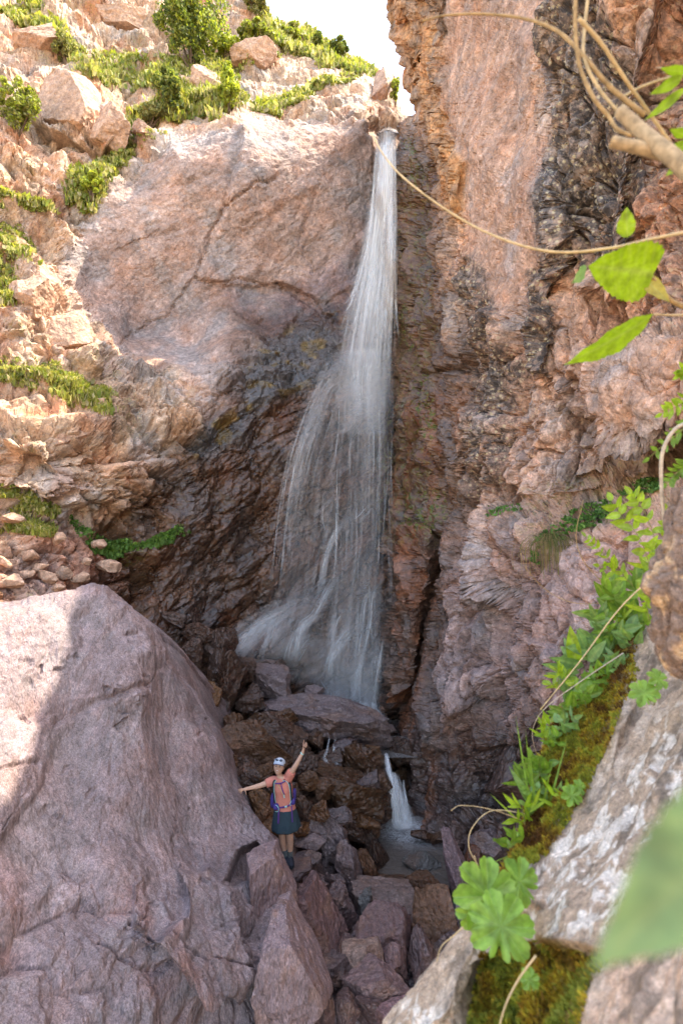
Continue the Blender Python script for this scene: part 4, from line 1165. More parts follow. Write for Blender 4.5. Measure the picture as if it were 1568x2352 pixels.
# ---------------------------------------------------------------- vegetation on the slope
def leaf_material(name, trans=0.4, rough=0.5, var=0.25, scale=9.0):
    m, nt, b = newmat(name)
    L = nt.links
    tc = nt.nodes.new('ShaderNodeTexCoord')
    c = nd(nt, 'ShaderNodeVertexColor', layer_name='Col').outputs['Color']
    c = mixc(nt, 1.0, c, ramp(nt, noise(nt, tc.outputs['Object'], scale, 3, 0.6), [(0.3, 1 - var), (0.7, 1 + var)]), 'MULTIPLY')
    L.new(c, b.inputs['Base Color']); b.inputs['Roughness'].default_value = rough
    b.inputs['Specular IOR Level'].default_value = 0.35
    tl = nd(nt, 'ShaderNodeBsdfTranslucent')
    L.new(mixc(nt, 1.0, c, (1.15, 1.25, 0.55), 'MULTIPLY'), tl.inputs['Color'])
    mx = nt.nodes.new('ShaderNodeMixShader'); mx.inputs[0].default_value = trans
    L.new(b.outputs[0], mx.inputs[1]); L.new(tl.outputs[0], mx.inputs[2])
    L.new(mx.outputs[0], nt.nodes['Material Output'].inputs['Surface'])
    return m
M_GRASS = leaf_material('grass_blades', 0.4, 0.6)
M_LEAF = leaf_material('green_leaf', 0.42, 0.42, 0.34, 45.0)
M_MOSS = leaf_material('moss_tufts', 0.25, 0.8, 0.3, 40.0)
def plain_material(name, color, rough=0.7, var=0.25, scale=20.0, spec=0.3, metal=0.0):
    m, nt, b = newmat(name)
    tc = nt.nodes.new('ShaderNodeTexCoord')
    c = mixc(nt, 1.0, color, ramp(nt, noise(nt, tc.outputs['Object'], scale, 4, 0.65), [(0.3, 1 - var), (0.7, 1 + var)]), 'MULTIPLY')
    nt.links.new(c, b.inputs['Base Color'])
    b.inputs['Roughness'].default_value = rough; b.inputs['Specular IOR Level'].default_value = spec; b.inputs['Metallic'].default_value = metal
    return m
M_BARK = plain_material('bush_bark', (0.16, 0.11, 0.075), 0.9, 0.4, 14)

def blades(pts, hgt, wid, cols, seed, lean=0.5, per=1, broad=0.0):
    """grass: slim bent blades (and, for a share of them, small round leaves) as arrays"""
    r = np.random.default_rng(seed)
    pts = np.repeat(np.asarray(pts, float), per, 0)
    n = len(pts)
    hgt = hgt * (0.6 + 0.8 * r.uniform(0, 1, (n // per, 1)).repeat(per, 0)) if per > 1 else hgt
    pts = pts + r.normal(0, 1, (n, 3)) * np.array([1, 1, 0.2]) * (hgt * 0.35)
    h = np.ravel(hgt) * r.uniform(0.5, 1.25, n)
    a = r.uniform(0, 2 * math.pi, n)
    side = np.stack([np.cos(a), np.sin(a), 0 * a], 1)
    b_ = r.uniform(0, 2 * math.pi, n)
    ln = np.stack([np.cos(b_), np.sin(b_), 0 * b_], 1) * (lean * r.uniform(0.2, 1.2, n))[:, None]
    w = wid * r.uniform(0.6, 1.4, n)
    br = r.uniform(0, 1, n) < broad
    w = np.where(br, w * 2.2, w)
    mid = pts + (np.array([0, 0, 1.0]) + ln * 0.35)[:, :] * (h * 0.55)[:, None]
    tip = pts + (np.array([0, 0, 0.9]) + ln) * h[:, None]
    V = np.stack([pts - side * w[:, None] * 0.5, pts + side * w[:, None] * 0.5, mid + side * (w * np.where(br, 0.9, 0.42))[:, None], mid - side * (w * np.where(br, 0.9, 0.42))[:, None], tip], 1)
    k = np.arange(n)[:, None] * 5
    F = np.concatenate([k + np.array([[0, 1, 2]]), k + np.array([[0, 2, 3]]), k + np.array([[3, 2, 4]])], 0)
    c = np.asarray(cols, float)[r.integers(0, len(cols), n)] * r.uniform(0.75, 1.25, (n, 1))
    return V.reshape(-1, 3), F, np.repeat(c, 5, 0)

GR = [(0.30, 0.31, 0.06), (0.36, 0.34, 0.08), (0.24, 0.27, 0.05), (0.40, 0.35, 0.13), (0.17, 0.21, 0.04), (0.42, 0.36, 0.18)]
GRD = [(0.10, 0.20, 0.04), (0.08, 0.15, 0.03), (0.15, 0.26, 0.05)]
LU, LV, LD = PROJ(LEFT_V)
LN = softnormals(LEFT_V.reshape(*LEFT_SHAPE, 3), 2).reshape(-1, 3)
LN *= np.sign(((CAM - LEFT_V) * LN).sum(1))[:, None]

def grass_patch(poly, n, h, w, cols, label, seed, broad=0.25, minup=-0.1, per=7):
    r = np.random.default_rng(seed)
    nz = fbm(LEFT_V * 0.9, 3, seed)
    ok = np.where((polysd(LU, LV, poly) + nz * 18 > 0) & (LN[:, 2] > minup) & (LD > 8))[0]
    if len(ok) == 0: return None
    wgt = np.clip(LN[ok, 2] + 0.35 + nz[ok], 0.05, 2)
    ids = r.choice(ok, size=min(n, len(ok) * 6), p=wgt / wgt.sum())
    V, F, c = blades(LEFT_V[ids] - LN[ids] * 0.03, h, w, cols, seed, 0.6, per, broad)
    o = mesh_from('grass', V, F, M_GRASS, None, c, smooth_sh=False)
    tag(o, label, 'grass', kind='stuff')
    return o
grass_patch([(-20,822),(90,818),(180,858),(255,905),(250,955),(150,925),(60,895),(-20,872)], 2600, 0.15, 0.022, GR, 'bright grassy ledge halfway up the left wall', 301, 0.3, -0.3)
grass_patch([(-20,1118),(60,1122),(135,1168),(120,1235),(40,1225),(-20,1235)], 1800, 0.13, 0.022, GR, 'grass on the bank above the giant boulder', 302, 0.3, -0.3)
grass_patch([(-20,515),(50,530),(95,640),(60,690),(-20,700)], 1700, 0.16, 0.025, GR, 'grass strip at the left edge beside the pale slab', 303, 0.4, -0.2)
grass_patch([(165,400),(240,365),(330,295),(385,305),(300,355),(245,425),(205,490),(165,475)], 1900, 0.2, 0.028, GR, 'grass running up the gully left of the slab rim', 304, 0.4, -0.2)
grass_patch([(130,70),(200,120),(330,135),(450,130),(600,110),(640,130),(540,170),(560,245),(470,275),(380,285),(300,295),(310,255),(400,230),(330,205),(270,200),(200,170),(120,110)], 6000, 0.24, 0.035, GR, 'grass and herbs between the rocks of the upper slope', 305, 0.3, 0.0)
grass_patch([(600,50),(720,75),(800,120),(870,170),(800,165),(640,115)], 2200, 0.28, 0.035, GR, 'grass along the skyline above the waterfall', 306, 0.4, -0.2)
grass_patch([(165,1195),(240,1238),(330,1248),(420,1205),(432,1222),(340,1268),(260,1272),(180,1222)], 1100, 0.10, 0.02, GRD, 'dark green herbs along the shaded ledge under the left wall', 307, 0.8, -0.6)
grass_patch([(-20,430),(100,480),(115,515),(-20,505)], 900, 0.2, 0.04, GR, 'small grass strip on the left edge rocks', 308, 0.4, -0.2)
grass_patch([(560,262),(640,238),(760,180),(850,170),(760,200),(640,262)], 900, 0.22, 0.05, GR, 'thin grass on the sunlit rim of the slab', 309, 0.3, -0.1)
grass_patch([(0,20),(60,0),(140,60),(150,110),(60,90)], 900, 0.3, 0.06, GR, 'grass in the top left corner rocks', 310, 0.4, 0.0)

def bush(name, u, v, w, h, label, cols, n=3500, seed=1, d=None, leaf=None, lumps=32, cat='bush', upright=False, sparse=1.0):
    """a bush: stems from the ground and a crown of separate small leaves in uneven clumps"""
    r = np.random.default_rng(seed)
    if d is None: d = float(rock_d(np.array([u]), np.array([v + h * 0.35]), 1)[0]) - 0.2
    s = d / FPX
    c0 = P(u, v, d); base = P(u, v + h * 0.55, d + 0.1)
    root = empty(name, base)
    tag(root, label, cat, 'bushes on the slope')
    ax = np.array([w * s / 2, 0.5 * (w + h) * s / 2 * 0.8, h * s / 2])
    L_ = r.normal(size=(lumps, 3)); L_ /= np.linalg.norm(L_, axis=1, keepdims=True)
    L_ *= r.uniform(0.2, 0.95, (lumps, 1))
    if upright: L_[:, :2] *= (0.9 - 0.6 * (L_[:, 2:] * 0.5 + 0.5))
    lumps2 = lumps
    lr = r.uniform(0.12, 0.34, lumps)
    k = r.integers(0, lumps, n)
    q = r.normal(size=(n, 3)); q /= np.linalg.norm(q, axis=1, keepdims=True)
    p = c0 + (L_[k] + q * (lr[k] * r.uniform(0.5, 1.05, n) ** 0.6)[:, None]) * ax
    ls = (leaf or 7.0 * s) * r.uniform(0.6, 1.3, n)
    t1 = r.normal(size=(n, 3)); t1 /= np.linalg.norm(t1, axis=1, keepdims=True)
    t2 = np.cross(t1, r.normal(size=(n, 3))); t2 /= np.linalg.norm(t2, axis=1, keepdims=True)
    V = np.stack([p - t1 * ls[:, None] * 0.6, p + t2 * ls[:, None] * 0.35, p + t1 * ls[:, None] * 0.6, p - t2 * ls[:, None] * 0.35], 1).reshape(-1, 3)
    F = np.arange(n * 4).reshape(n, 4)
    tone = r.uniform(0.75, 1.25, lumps)
    c = np.asarray(cols)[r.integers(0, len(cols), n)] * (tone[k] * r.uniform(0.8, 1.2, n))[:, None]
    cr = mesh_from('crown', V - base, F, M_GRASS, root, np.repeat(c, 4, 0), smooth_sh=False)
    g = Geo()
    for j in range(min(lumps, 9)):
        e = c0 + L_[j] * ax
        m_ = (base + e) / 2 + r.normal(0, 0.06, 3) * ax
        vv_, ff_ = tube(crom([base - np.array([0, 0, 0.15]), m_, e], 7), np.linspace(0.018, 0.005, 7) * max(1, w * s), 5)
        g.add(vv_, ff_)
    g.build('trunk', M_BARK, root, loc=base)
    return root
JUN = [(0.13, 0.16, 0.045), (0.09, 0.13, 0.04), (0.22, 0.24, 0.06), (0.30, 0.30, 0.08)]
LIME = [(0.32, 0.36, 0.05), (0.40, 0.42, 0.07), (0.26, 0.31, 0.05)]
OLV = [(0.26, 0.25, 0.10), (0.33, 0.30, 0.12), (0.18, 0.19, 0.07)]
bush('tree', 440, 55, 160, 190, 'large round green juniper tree at the top of the slope', JUN + LIME[:1], 11000, 401, leaf=0.12, lumps=70, cat='tree')
bush('bush', 386, 203, 88, 84, 'round green bush on the slope below the juniper tree', JUN, 4200, 402, leaf=0.11, lumps=36)
bush('bush', 45, 235, 100, 125, 'pale bush growing among rocks at the left edge', OLV + LIME, 4200, 403, leaf=0.10, lumps=36)
bush('bush', 345, 262, 110, 50, 'low olive shrub below the round green bush', OLV, 3200, 404, leaf=0.09, lumps=32)
bush('sapling', 525, 195, 70, 110, 'bright lime sapling standing on the sunlit rim', LIME, 2600, 405, leaf=0.13, lumps=28, cat='sapling', upright=True)
bush('bush', 590, 85, 90, 70, 'bright yellow-green bush right of the juniper tree', LIME + OLV, 4200, 406, leaf=0.13, lumps=36)
bush('bush', 520, 105, 80, 60, 'yellow-green shrub against the right side of the juniper tree', LIME, 3000, 407, leaf=0.12, lumps=28)
bush('bush', 672, 72, 60, 40, 'small bush on the skyline nearest the juniper side', OLV + LIME, 2200, 408, leaf=0.13, lumps=20)
bush('bush', 730, 88, 40, 44, 'slim pointed bush on the skyline', JUN, 1600, 409, leaf=0.13, lumps=18, upright=True)
bush('bush', 778, 108, 46, 46, 'dark bush on the skyline closest to the sky gap', JUN, 1900, 410, leaf=0.13, lumps=20)
bush('bush', 590, 5, 60, 60, 'bush on top of the bluff at the sky edge', OLV, 2400, 411, leaf=0.14, lumps=24)
bush('bush', 150, 100, 60, 80, 'pale shrub between rocks of the top left slope', OLV, 2200, 412, leaf=0.11, lumps=24)
bush('bush', 210, 420, 60, 60, 'bright leafy shrub in the gully beside the slab rim', LIME, 2200, 413, leaf=0.09, lumps=24)
bush('bush', 908, 205, 26, 60, 'faint green shrub in the notch beside the sky gap', LIME + OLV, 900, 414, leaf=0.12, lumps=16)

# rocks lying on the sunny bank and slope
SUNT = dict(tone=TAN * np.array([1.0, .92, .92]), wet=0.0, mat=M_CLIFF)
def on_rock(u, v, k=0.15): return float(rock_d(np.array([u]), np.array([v]), 1)[0]) - k
for (a, b_, w_, h_, an, lab) in [
    (30,1190,60,26,12,'flat pale stone in the grass above the giant boulder'), (70,1275,44,26,-8,'pale stone left on the red bank'), (112,1325,46,30,6,'grey stone at the foot of the red bank by the boulder'),
    (150,1315,40,34,-14,'dark stone in the pile behind the boulder peak'), (92,1305,36,26,10,'small grey stone in the pile behind the boulder peak'), (185,1325,40,26,0,'low stone right of the pile behind the boulder peak'),
    (60,1320,40,26,4,'small stone at the left of the pile behind the boulder'), (250,1298,58,28,12,'sunlit pale stone at the right end of the red bank'), (230,1250,36,24,-10,'reddish stone high on the red bank'),
    (30,1335,60,34,5,'sunlit block at the left edge above the boulder'), (135,1235,34,26,-30,'rusty stone where the grass meets the red bank'), (10,1290,40,26,10,'sunlit stone at the far left of the bank'),
    (135,1350,34,20,0,'small stone touching the boulder top behind it'), (200,1290,26,18,8,'little stone in the middle of the red bank')]:
    stone('rock', a, b_, w_, h_, on_rock(a, b_, 0.05), lab, an, **SUNT, group='stones on the sunny bank')
for (a, b_, w_, h_, an, lab) in [
    (165,240,150,150,18,'big sunlit orange block high on the left slope'), (262,298,85,95,20,'orange boulder with a flat dark face, right of the big sunlit block'), (585,135,110,50,-12,'dark grey outcrop block below the skyline bush'),
    (475,195,70,70,-20,'pink wedge of rock left of the lime sapling'), (330,300,60,40,10,'pale rock at the foot of the olive shrub'), (60,680,100,110,14,'large jointed block at the left edge under the grass strip'), (150,770,120,110,-24,'sunlit slanting block left of the slab foot'),
    (95,640,60,60,20,'small sunlit block above the large jointed block'), (230,930,60,34,10,'pale stone at the end of the grassy ledge'), (140,1000,190,80,-6,'broad sunlit block under the grassy ledge'), (60,1075,170,90,16,'rounded tan block at the left edge over the grassy bank'),
    (90,100,110,70,-14,'sunlit rock in the top left corner'), (290,55,150,60,8,'sunlit ledge rock left of the juniper tree'), (880,205,50,110,8,'dark rough pillar of rock beside the notch of the fall')]:
    stone('rock', a, b_, w_, h_, on_rock(a, b_, -0.5 * w_ / 150), lab, an, **SUNT, group='blocks on the sunny slope', sub=5, cuts=7, rough=0.07, boxy=0.9)
# ---------------------------------------------------------------- the near ledge on the right
N_PTS = [(860,2420,1.20),(890,2352,1.20),(1000,2352,1.08),(1100,2200,1.15),(1120,2060,1.30),(1200,2000,1.38),(1240,1900,1.55),(1240,1760,1.75),(1290,1620,1.95),(1380,1510,2.1),(1450,1400,2.25),(1568,1290,2.2),
 (1330,1830,1.52),(1300,2050,1.18),(1200,2150,1.15),(1200,2352,0.98),(1300,2352,0.86),(1400,2200,0.88),(1430,1700,1.60),(1470,1540,1.85),(1568,1500,1.65),(1568,1700,1.3),(1568,1900,1.05),(1568,2100,0.82),(1568,2352,0.64),(1450,1950,1.15),(1700,1500,1.5),(1700,2352,0.55),(1300,2500,0.78),(1700,2000,0.8),(900,2500,1.1)]
n_edge = [(840,2470),(890,2350),(950,2268),(1050,2138),(1100,2080),(1150,2020),(1180,1960),(1205,1890),(1225,1800),(1245,1740),(1290,1625),(1380,1512),(1450,1400),(1490,1378),(1568,1290),(1720,1240)]
MOSS1 = [(1140,2010),(1195,1890),(1230,1760),(1285,1620),(1380,1505),(1450,1395),(1465,1470),(1450,1560),(1400,1700),(1330,1840),(1260,1960),(1190,2010)]
MOSS2 = [(1100,2200),(1180,2160),(1300,2185),(1400,2205),(1350,2260),(1330,2352),(1320,2520),(1040,2520),(1070,2330)]
W, u, v, N, sg = relief('col', 845, 1720, n_edge, 2520.0, 3.4, N_PTS, 30, 0.10, 1.6, (0.35, 1, -0.9), [
    (MOSS2, 0.07, 22), ([(1060,2140),(1200,2000),(1230,2060),(1110,2190),(1040,2330),(940,2420),(880,2400)], -0.03, 12),
    ([(1210,2060),(1330,1960),(1500,1760),(1568,1700),(1600,1900),(1450,2100),(1390,2190),(1240,2160)], -0.05, 14),
    ([(1420,1480),(1480,1390),(1500,1500),(1450,1640),(1400,1760)], -0.05, 10)])
pw = W.reshape(-1, 3); nr, ncol = W.shape[:2]
wob = np.stack([fbm(pw * 6, 3, s + 140) for s in (1, 2, 3)], 1)
q = strat(pw + wob * 0.02, (0.5, 0.55, 0.65), 1.8)
f1, g1 = facet(q * 8, 141, 1.0); f2, g2 = facet(q * 22, 142, 1.0); f3, g3 = facet(q * 55, 143, 1.0)
disp = 0.024 * f1 + 0.010 * f2 + 0.004 * f3 + 0.006 * fbm(pw * 14, 4, 144)
m1 = np.maximum(pmask(u, v, MOSS1, 14, wob[:, 0], 22), pmask(u, v, MOSS2, 14, wob[:, 1], 22))
disp += m1 * (0.012 + 0.02 * fbm(pw * 18, 3, 145))
disp *= calm(W, 3.4)
PW = pw + N.reshape(-1, 3) * disp[:, None]
col = np.tile(np.array([0.33, 0.235, 0.165]), (len(PW), 1))
col = blend(col, np.array([0.45, 0.29, 0.20]), pmask(u, v, [(1380,2230),(1568,2050),(1720,2100),(1720,2520),(1300,2520),(1340,2300)], 30, wob[:, 0], 20))
wl = smooth(0.0, 0.22, fbm(q * 19, 5, 146, 0.7) + 0.02)
wl = wl * np.maximum(pmask(u, v, [(1040,2330),(1200,2000),(1330,1900),(1568,1600),(1568,2000),(1450,2120),(1240,2160),(1110,2190),(1000,2420),(880,2420),(950,2270)], 20, wob[:, 2], 20), 0.25)
col = blend(col, np.array([0.60, 0.53, 0.46]), wl * 0.85)
dk = smooth(0.1, 0.4, fbm(q * 17 + 3, 4, 147))
col = blend(col, np.array([0.13, 0.095, 0.07]), dk * 0.75 * (1 - 0.7 * wl))
mb = smooth(-0.2, 0.4, fbm(pw * 9, 4, 148))
col = blend(col, np.array([0.17, 0.115, 0.015]), m1)
col = blend(col, np.array([0.10, 0.045, 0.012]), m1 * smooth(0.1, 0.4, fbm(pw * 7 + 3, 3, 149)) * 0.8)
z0 = np.zeros(len(PW))
F = gridfaces(nr, ncol)
ledge = mesh_from('ledge_rock', PW, F if sg > 0 else F[:, ::-1], M_NEAR, None, col, np.stack([z0, z0, z0, z0], 1))
tag(ledge, 'lichen-whitened rock ledge in the right foreground, partly covered with moss', 'rock')
NU, NV, ND = PROJ(PW)
NN = softnormals(PW.reshape(nr, ncol, 3), 2).reshape(-1, 3); NN *= np.sign(((CAM - PW) * NN).sum(1))[:, None]
near_z = np.full((ZH, ZW), 99.0)
k_ = (ND > 0.2) & (NU >= 0) & (NU < 1568) & (NV >= 0) & (NV < 2352)
np.minimum.at(near_z, ((NV[k_] / ZB).astype(int), (NU[k_] / ZB).astype(int)), ND[k_])
def near_d(u, v):
    i = int(np.clip(v / ZB, 0, ZH - 1)); j = int(np.clip(u / ZB, 0, ZW - 1))
    for r in range(12):
        m = near_z[max(0, i - r):i + r + 1, max(0, j - r):j + r + 1].min()
        if m < 90: return float(m)
    return 1.6

def moss_patch(poly, label, n, seed, cols, h=0.011):
    r = np.random.default_rng(seed)
    ok = np.where(pmask(NU, NV, poly, 10, fbm(PW * 10, 3, seed), 14) > 0.45)[0]
    ids = r.choice(ok, n)
    p = PW[ids] + r.normal(0, 0.002, (n, 3))
    dirs = NN[ids] + r.normal(0, 0.45, (n, 3)) + np.array([0, 0, 0.25]); dirs /= np.linalg.norm(dirs, axis=1, keepdims=True)
    sd = np.cross(dirs, r.normal(size=(n, 3))); sd /= np.linalg.norm(sd, axis=1, keepdims=True)
    hh = h * r.uniform(0.5, 1.4, n)[:, None]; w = 0.0013 * (0.7 + p[:, 1:2] * 0.4)
    V = np.stack([p - sd * w, p + sd * w, p + dirs * hh * 0.6 + sd * w * 1.3, p + dirs * hh * 0.6 - sd * w * 1.3, p + dirs * hh], 1).reshape(-1, 3)
    k = np.arange(n)[:, None] * 5
    F = np.concatenate([k + np.array([[0, 1, 2]]), k + np.array([[0, 2, 3]]), k + np.array([[3, 2, 4]])], 0)
    lum = np.clip(0.5 + fbm(p * 11, 3, seed + 1), 0, 1)
    c = np.asarray(cols)[np.clip((lum * len(cols) + r.normal(0, 0.6, n)).astype(int), 0, len(cols) - 1)] * r.uniform(0.7, 1.3, (n, 1))
    o = mesh_from('moss', V, F, M_MOSS, None, np.repeat(c, 5, 0), smooth_sh=False)
    tag(o, label, 'moss', kind='stuff')
MC = [(0.10, 0.04, 0.008), (0.20, 0.105, 0.012), (0.30, 0.19, 0.018), (0.34, 0.26, 0.025), (0.26, 0.26, 0.03)]
moss_patch(MOSS1, 'golden brown moss along the left edge of the near ledge', 26000, 501, MC)
moss_patch(MOSS2, 'yellow green moss in the pocket under the lobed leaves', 22000, 502, MC[1:] + [(0.20, 0.22, 0.03)])

# ---------------------------------------------------------------- near plants
def px(n, d): return n * d / FPX
CAMR = np.array([1.0, 0, 0]); CAMU = np.array([0, -SP, CP]); CAMF = np.array([0, CP, SP])

def leaf_geo(base, tip, width, face=0.0, bend=0.15, fold=0.18, shape='ovate', nl=9, nw=6, wav=0.0, seed=0):
    """a leaf blade from base to tip (world points): a curved, folded strip"""
    base = np.asarray(base, float); tip = np.asarray(tip, float)
    ax = tip - base; L = np.linalg.norm(ax); ax /= L
    tc = CAM - (base + tip) / 2; tc /= np.linalg.norm(tc)
    side = np.cross(ax, tc); side /= np.linalg.norm(side) + 1e-9
    nrm = np.cross(side, ax)
    c_, s_ = math.cos(face), math.sin(face)
    side, nrm = side * c_ + nrm * s_, nrm * c_ - side * s_
    t = np.linspace(0, 1, nl)
    if shape == 'ovate': w = np.sin(np.pi * t ** 0.72) ** 0.85 * (1 - 0.12 * t)
    elif shape == 'lance': w = np.sin(np.pi * t ** 0.85) ** 1.1
    elif shape == 'heart': w = np.clip(np.sin(np.pi * (0.10 + 0.90 * t) ** 0.62), 0, 1) ** 0.8
    elif shape == 'strap': w = (1 - t ** 3) * np.minimum(1, t * 8 + 0.3)
    else: w = np.sin(np.pi * t)
    w = w * (1 + 0.05 * np.sin(np.arange(nl) * 2.4) * (nl > 12))
    w[-1] = 0.0
    w = w * width / 2
    x = np.linspace(-1, 1, nw + 1)
    r = np.random.default_rng(seed)
    V = base + ax[None, None] * (t * L)[:, None, None] + side[None, None] * (w[:, None] * x[None])[..., None]
    V = V + nrm[None, None] * ((-bend * L * (t ** 2))[:, None] + fold * np.abs(x)[None] * w[:, None] + wav * width * np.sin(t * 23 + seed)[:, None] * (np.abs(x) ** 2)[None])[..., None]
    V = V.reshape(-1, 3)
    return V, gridfaces(nl, nw + 1).tolist(), np.tile(np.abs(x), nl), np.repeat(t, nw + 1)

def leafcol(c, vein, shade=1.0, t=None):
    """midrib slightly paler than the blade"""
    c = np.asarray(c) * shade
    k = np.exp(-(vein / 0.12) ** 2)[:, None]
    if t is not None:
        k = np.maximum(k, 0.6 * np.exp(-((((t * 9 - vein * 1.3) % 1.0) - 0.5) / 0.13) ** 2)[:, None])
        c = c * np.clip(1.12 - 0.35 * vein ** 3 * (t > 0.3), 0, 2)[:, None] if np.ndim(c) == 1 and False else c
    return c[None] * (1 - 0.35 * k) + np.array([0.42, 0.46, 0.16])[None] * 0.35 * k

M_STEM = plain_material('green_stem', (0.22, 0.22, 0.06), 0.6, 0.2, 60)
M_DRY = plain_material('dry_stem', (0.50, 0.36, 0.19), 0.7, 0.3, 45)
M_DRYG = plain_material('grey_twig', (0.42, 0.33, 0.24), 0.8, 0.3, 60)
M_WOOD = plain_material('twig_wood', (0.34, 0.22, 0.10), 0.75, 0.4, 60)
M_BRANCH = plain_material('branch_bark', (0.36, 0.25, 0.14), 0.85, 0.5, 70)
GL = (0.17, 0.29, 0.04); GB = (0.28, 0.40, 0.03); GC = (0.20, 0.33, 0.11); GD = (0.09, 0.19, 0.04)

def plant(name, label, base_uv, stems, cat='plant', d=None, seed=0, col=GL, group=None, stem_r=0.0016, shape='ovate', stem_mat=None):
    """stems: list of (polyline [(u,v,dd)], leaves [(u0,v0,u1,v1,width_px,face)])"""
    r = np.random.default_rng(seed + 900)
    d0 = d or near_d(*base_uv)
    base = P(base_uv[0], base_uv[1], d0)
    root = empty(name, base); tag(root, label, cat, group)
    for si, (line, leaves) in enumerate(stems):
        if line:
            pts = [P(a, b, d0 + c) for a, b, c in line]
            n = 10
            V, F = tube(crom(pts, n), np.linspace(stem_r, stem_r * 0.5, n), 6)
            g = Geo(); g.add(V, F); g.build('stem', stem_mat or M_STEM, root, loc=base)
        for li, lf in enumerate(leaves):
            u0, v0, u1, v1, wp = lf[:5]
            face = lf[5] if len(lf) > 5 else r.uniform(-0.7, 0.7)
            dd = r.uniform(-0.03, 0.03) * d0
            V, F, vein, t = leaf_geo(P(u0, v0, d0 + dd * 0.2), P(u1, v1, d0 + dd), px(wp, d0), face, r.uniform(-0.05, 0.2), 0.2, lf[6] if len(lf) > 6 else shape, wav=0.03, seed=li)
            g = Geo(); cc = lf[7] if len(lf) > 7 else col
            g.add(V, F, leafcol(cc, vein, r.uniform(0.8, 1.2)))
            g.build('leaf', M_LEAF, root, loc=base)
    return root

def shoot(line, n, l, w, seed, spread=65, d0=0.0):
    """leaflets set in pairs along a stem; returns leaf tuples"""
    r = np.random.default_rng(seed)
    q = crom([(a, b) for a, b in line], 60)
    out = []
    for k in range(n):
        i = int(6 + (k / n) * 53)
        tx, ty = q[min(i + 2, 59)] - q[i - 2]
        a = math.atan2(ty, tx)
        for sgn in (-1, 1):
            b_ = a + sgn * math.radians(spread + r.normal(0, 12))
            ll = l * r.uniform(0.75, 1.2) * (1.0 - 0.45 * k / n)
            out.append((q[i][0], q[i][1], q[i][0] + math.cos(b_) * ll, q[i][1] + math.sin(b_) * ll, w * r.uniform(0.8, 1.2), r.uniform(-0.9, 0.9)))
    b_ = math.atan2(*(q[-1] - q[-4])[::-1])
    out.append((q[-1][0], q[-1][1], q[-1][0] + math.cos(b_) * l * .6, q[-1][1] + math.sin(b_) * l * .6, w * .8, 0.2))
    return out

def st(*uv): return [(a, b, 0.0) for a, b in uv]
def uv(line): return [(a, b) for a, b, *_ in line]
ln1 = st((1500,1330),(1470,1240),(1430,1190),(1405,1150)); ln2 = st((1510,1320),(1500,1230),(1470,1160),(1450,1135)); ln3 = st((1520,1330),(1540,1250),(1530,1180))
plant('leafy_plant', 'leafy shoot with paired bright leaflets beside the gnarled trunk', (1500,1330), [(ln1, shoot(uv(ln1), 7, 46, 20, 1)), (ln2, shoot(uv(ln2), 7, 44, 18, 2)), (ln3, shoot(uv(ln3), 5, 40, 18, 3))], d=1.75, seed=1, col=GB)
ln1 = st((1452,1345),(1410,1300),(1375,1262),(1345,1232)); ln2 = st((1440,1335),(1400,1308),(1375,1300))
plant('leafy_plant', 'single arching shoot with narrow leaflets pointing left over the cliff', (1452,1345), [(ln1, shoot(uv(ln1), 9, 28, 9, 4, 48)), (ln2, shoot(uv(ln2), 3, 26, 12, 5))], d=1.95, seed=2, col=GB)
r_ = np.random.default_rng(31)
def fan(cu, cv, n, l, w, a0, a1, seed, sp=30):
    r = np.random.default_rng(seed); out = []
    for k in range(n):
        a = math.radians(a0 + (a1 - a0) * (k + r.uniform(0.1, 0.9)) / n)
        bu, bv = cu + r.uniform(-sp, sp), cv + r.uniform(-sp, sp)
        ll = l * r.uniform(0.6, 1.25)
        out.append((bu, bv, bu + math.cos(a) * ll, bv - math.sin(a) * ll, w * r.uniform(0.75, 1.3)))
    return out
plant('leafy_plant', 'clump of broad rounded leaves below the arching shoot', (1450,1420), [(st((1450,1430),(1430,1380),(1400,1350)), fan(1430,1390,22,55,24,20,200,6,40)), (None, fan(1470,1440,16,40,20,0,220,7,34))], d=2.0, seed=3, col=GL)
plant('leafy_plant', 'plant with one tall upright oval leaf among pointed ones', (1345,1560), [
    (st((1350,1570),(1335,1520),(1330,1490)), [(1322,1530,1308,1440,34,0.1,'ovate',GB),(1340,1530,1262,1512,26,0.3,'ovate',GC),(1330,1545,1240,1525,24,-0.2,'ovate',GC),(1350,1520,1390,1470,24,0.2),(1352,1530,1420,1490,22,0.4),(1330,1560,1250,1545,18,0.1)]),
    (None, fan(1375,1500,20,55,22,0,180,8,36)), (st((1400,1540),(1385,1500),(1380,1470)), fan(1400,1480,12,50,18,20,160,9,26))], d=2.0, seed=4, col=GC)
plant('leafy_plant', 'low plant with drooping pale leaves on the moss edge', (1330,1600), [(st((1340,1625),(1320,1590),(1300,1570)), [(1310,1570,1262,1578,24,0.2,'ovate',GB),(1310,1585,1380,1565,34,0.3,'ovate',GC),(1300,1600,1350,1585,28,0.2,'ovate',GC),(1395,1560,1370,1520,22,0.3,'ovate',GB),(1410,1575,1400,1535,26,0.2,'ovate',GB)]), (None, fan(1320,1600,12,40,20,20,200,10,26))], d=1.95, seed=5, col=GC)
plant('leafy_plant', 'small plant with round paired leaves above the strap-leaved clump', (1290,1735), [(st((1292,1760),(1288,1700),(1282,1650)), [(1286,1690,1262,1668,26,0.2),(1286,1690,1310,1668,26,0.2),(1285,1720,1256,1712,24,0.2),(1288,1720,1316,1712,24,-0.2),(1284,1660,1270,1636,20,0.2),(1284,1660,1302,1640,20,0.3),(1290,1745,1330,1738,20,0.1)]), (st((1300,1770),(1322,1700),(1330,1660)), fan(1320,1690,7,26,16,0,180,11,16))], d=1.78, seed=6, col=GC)
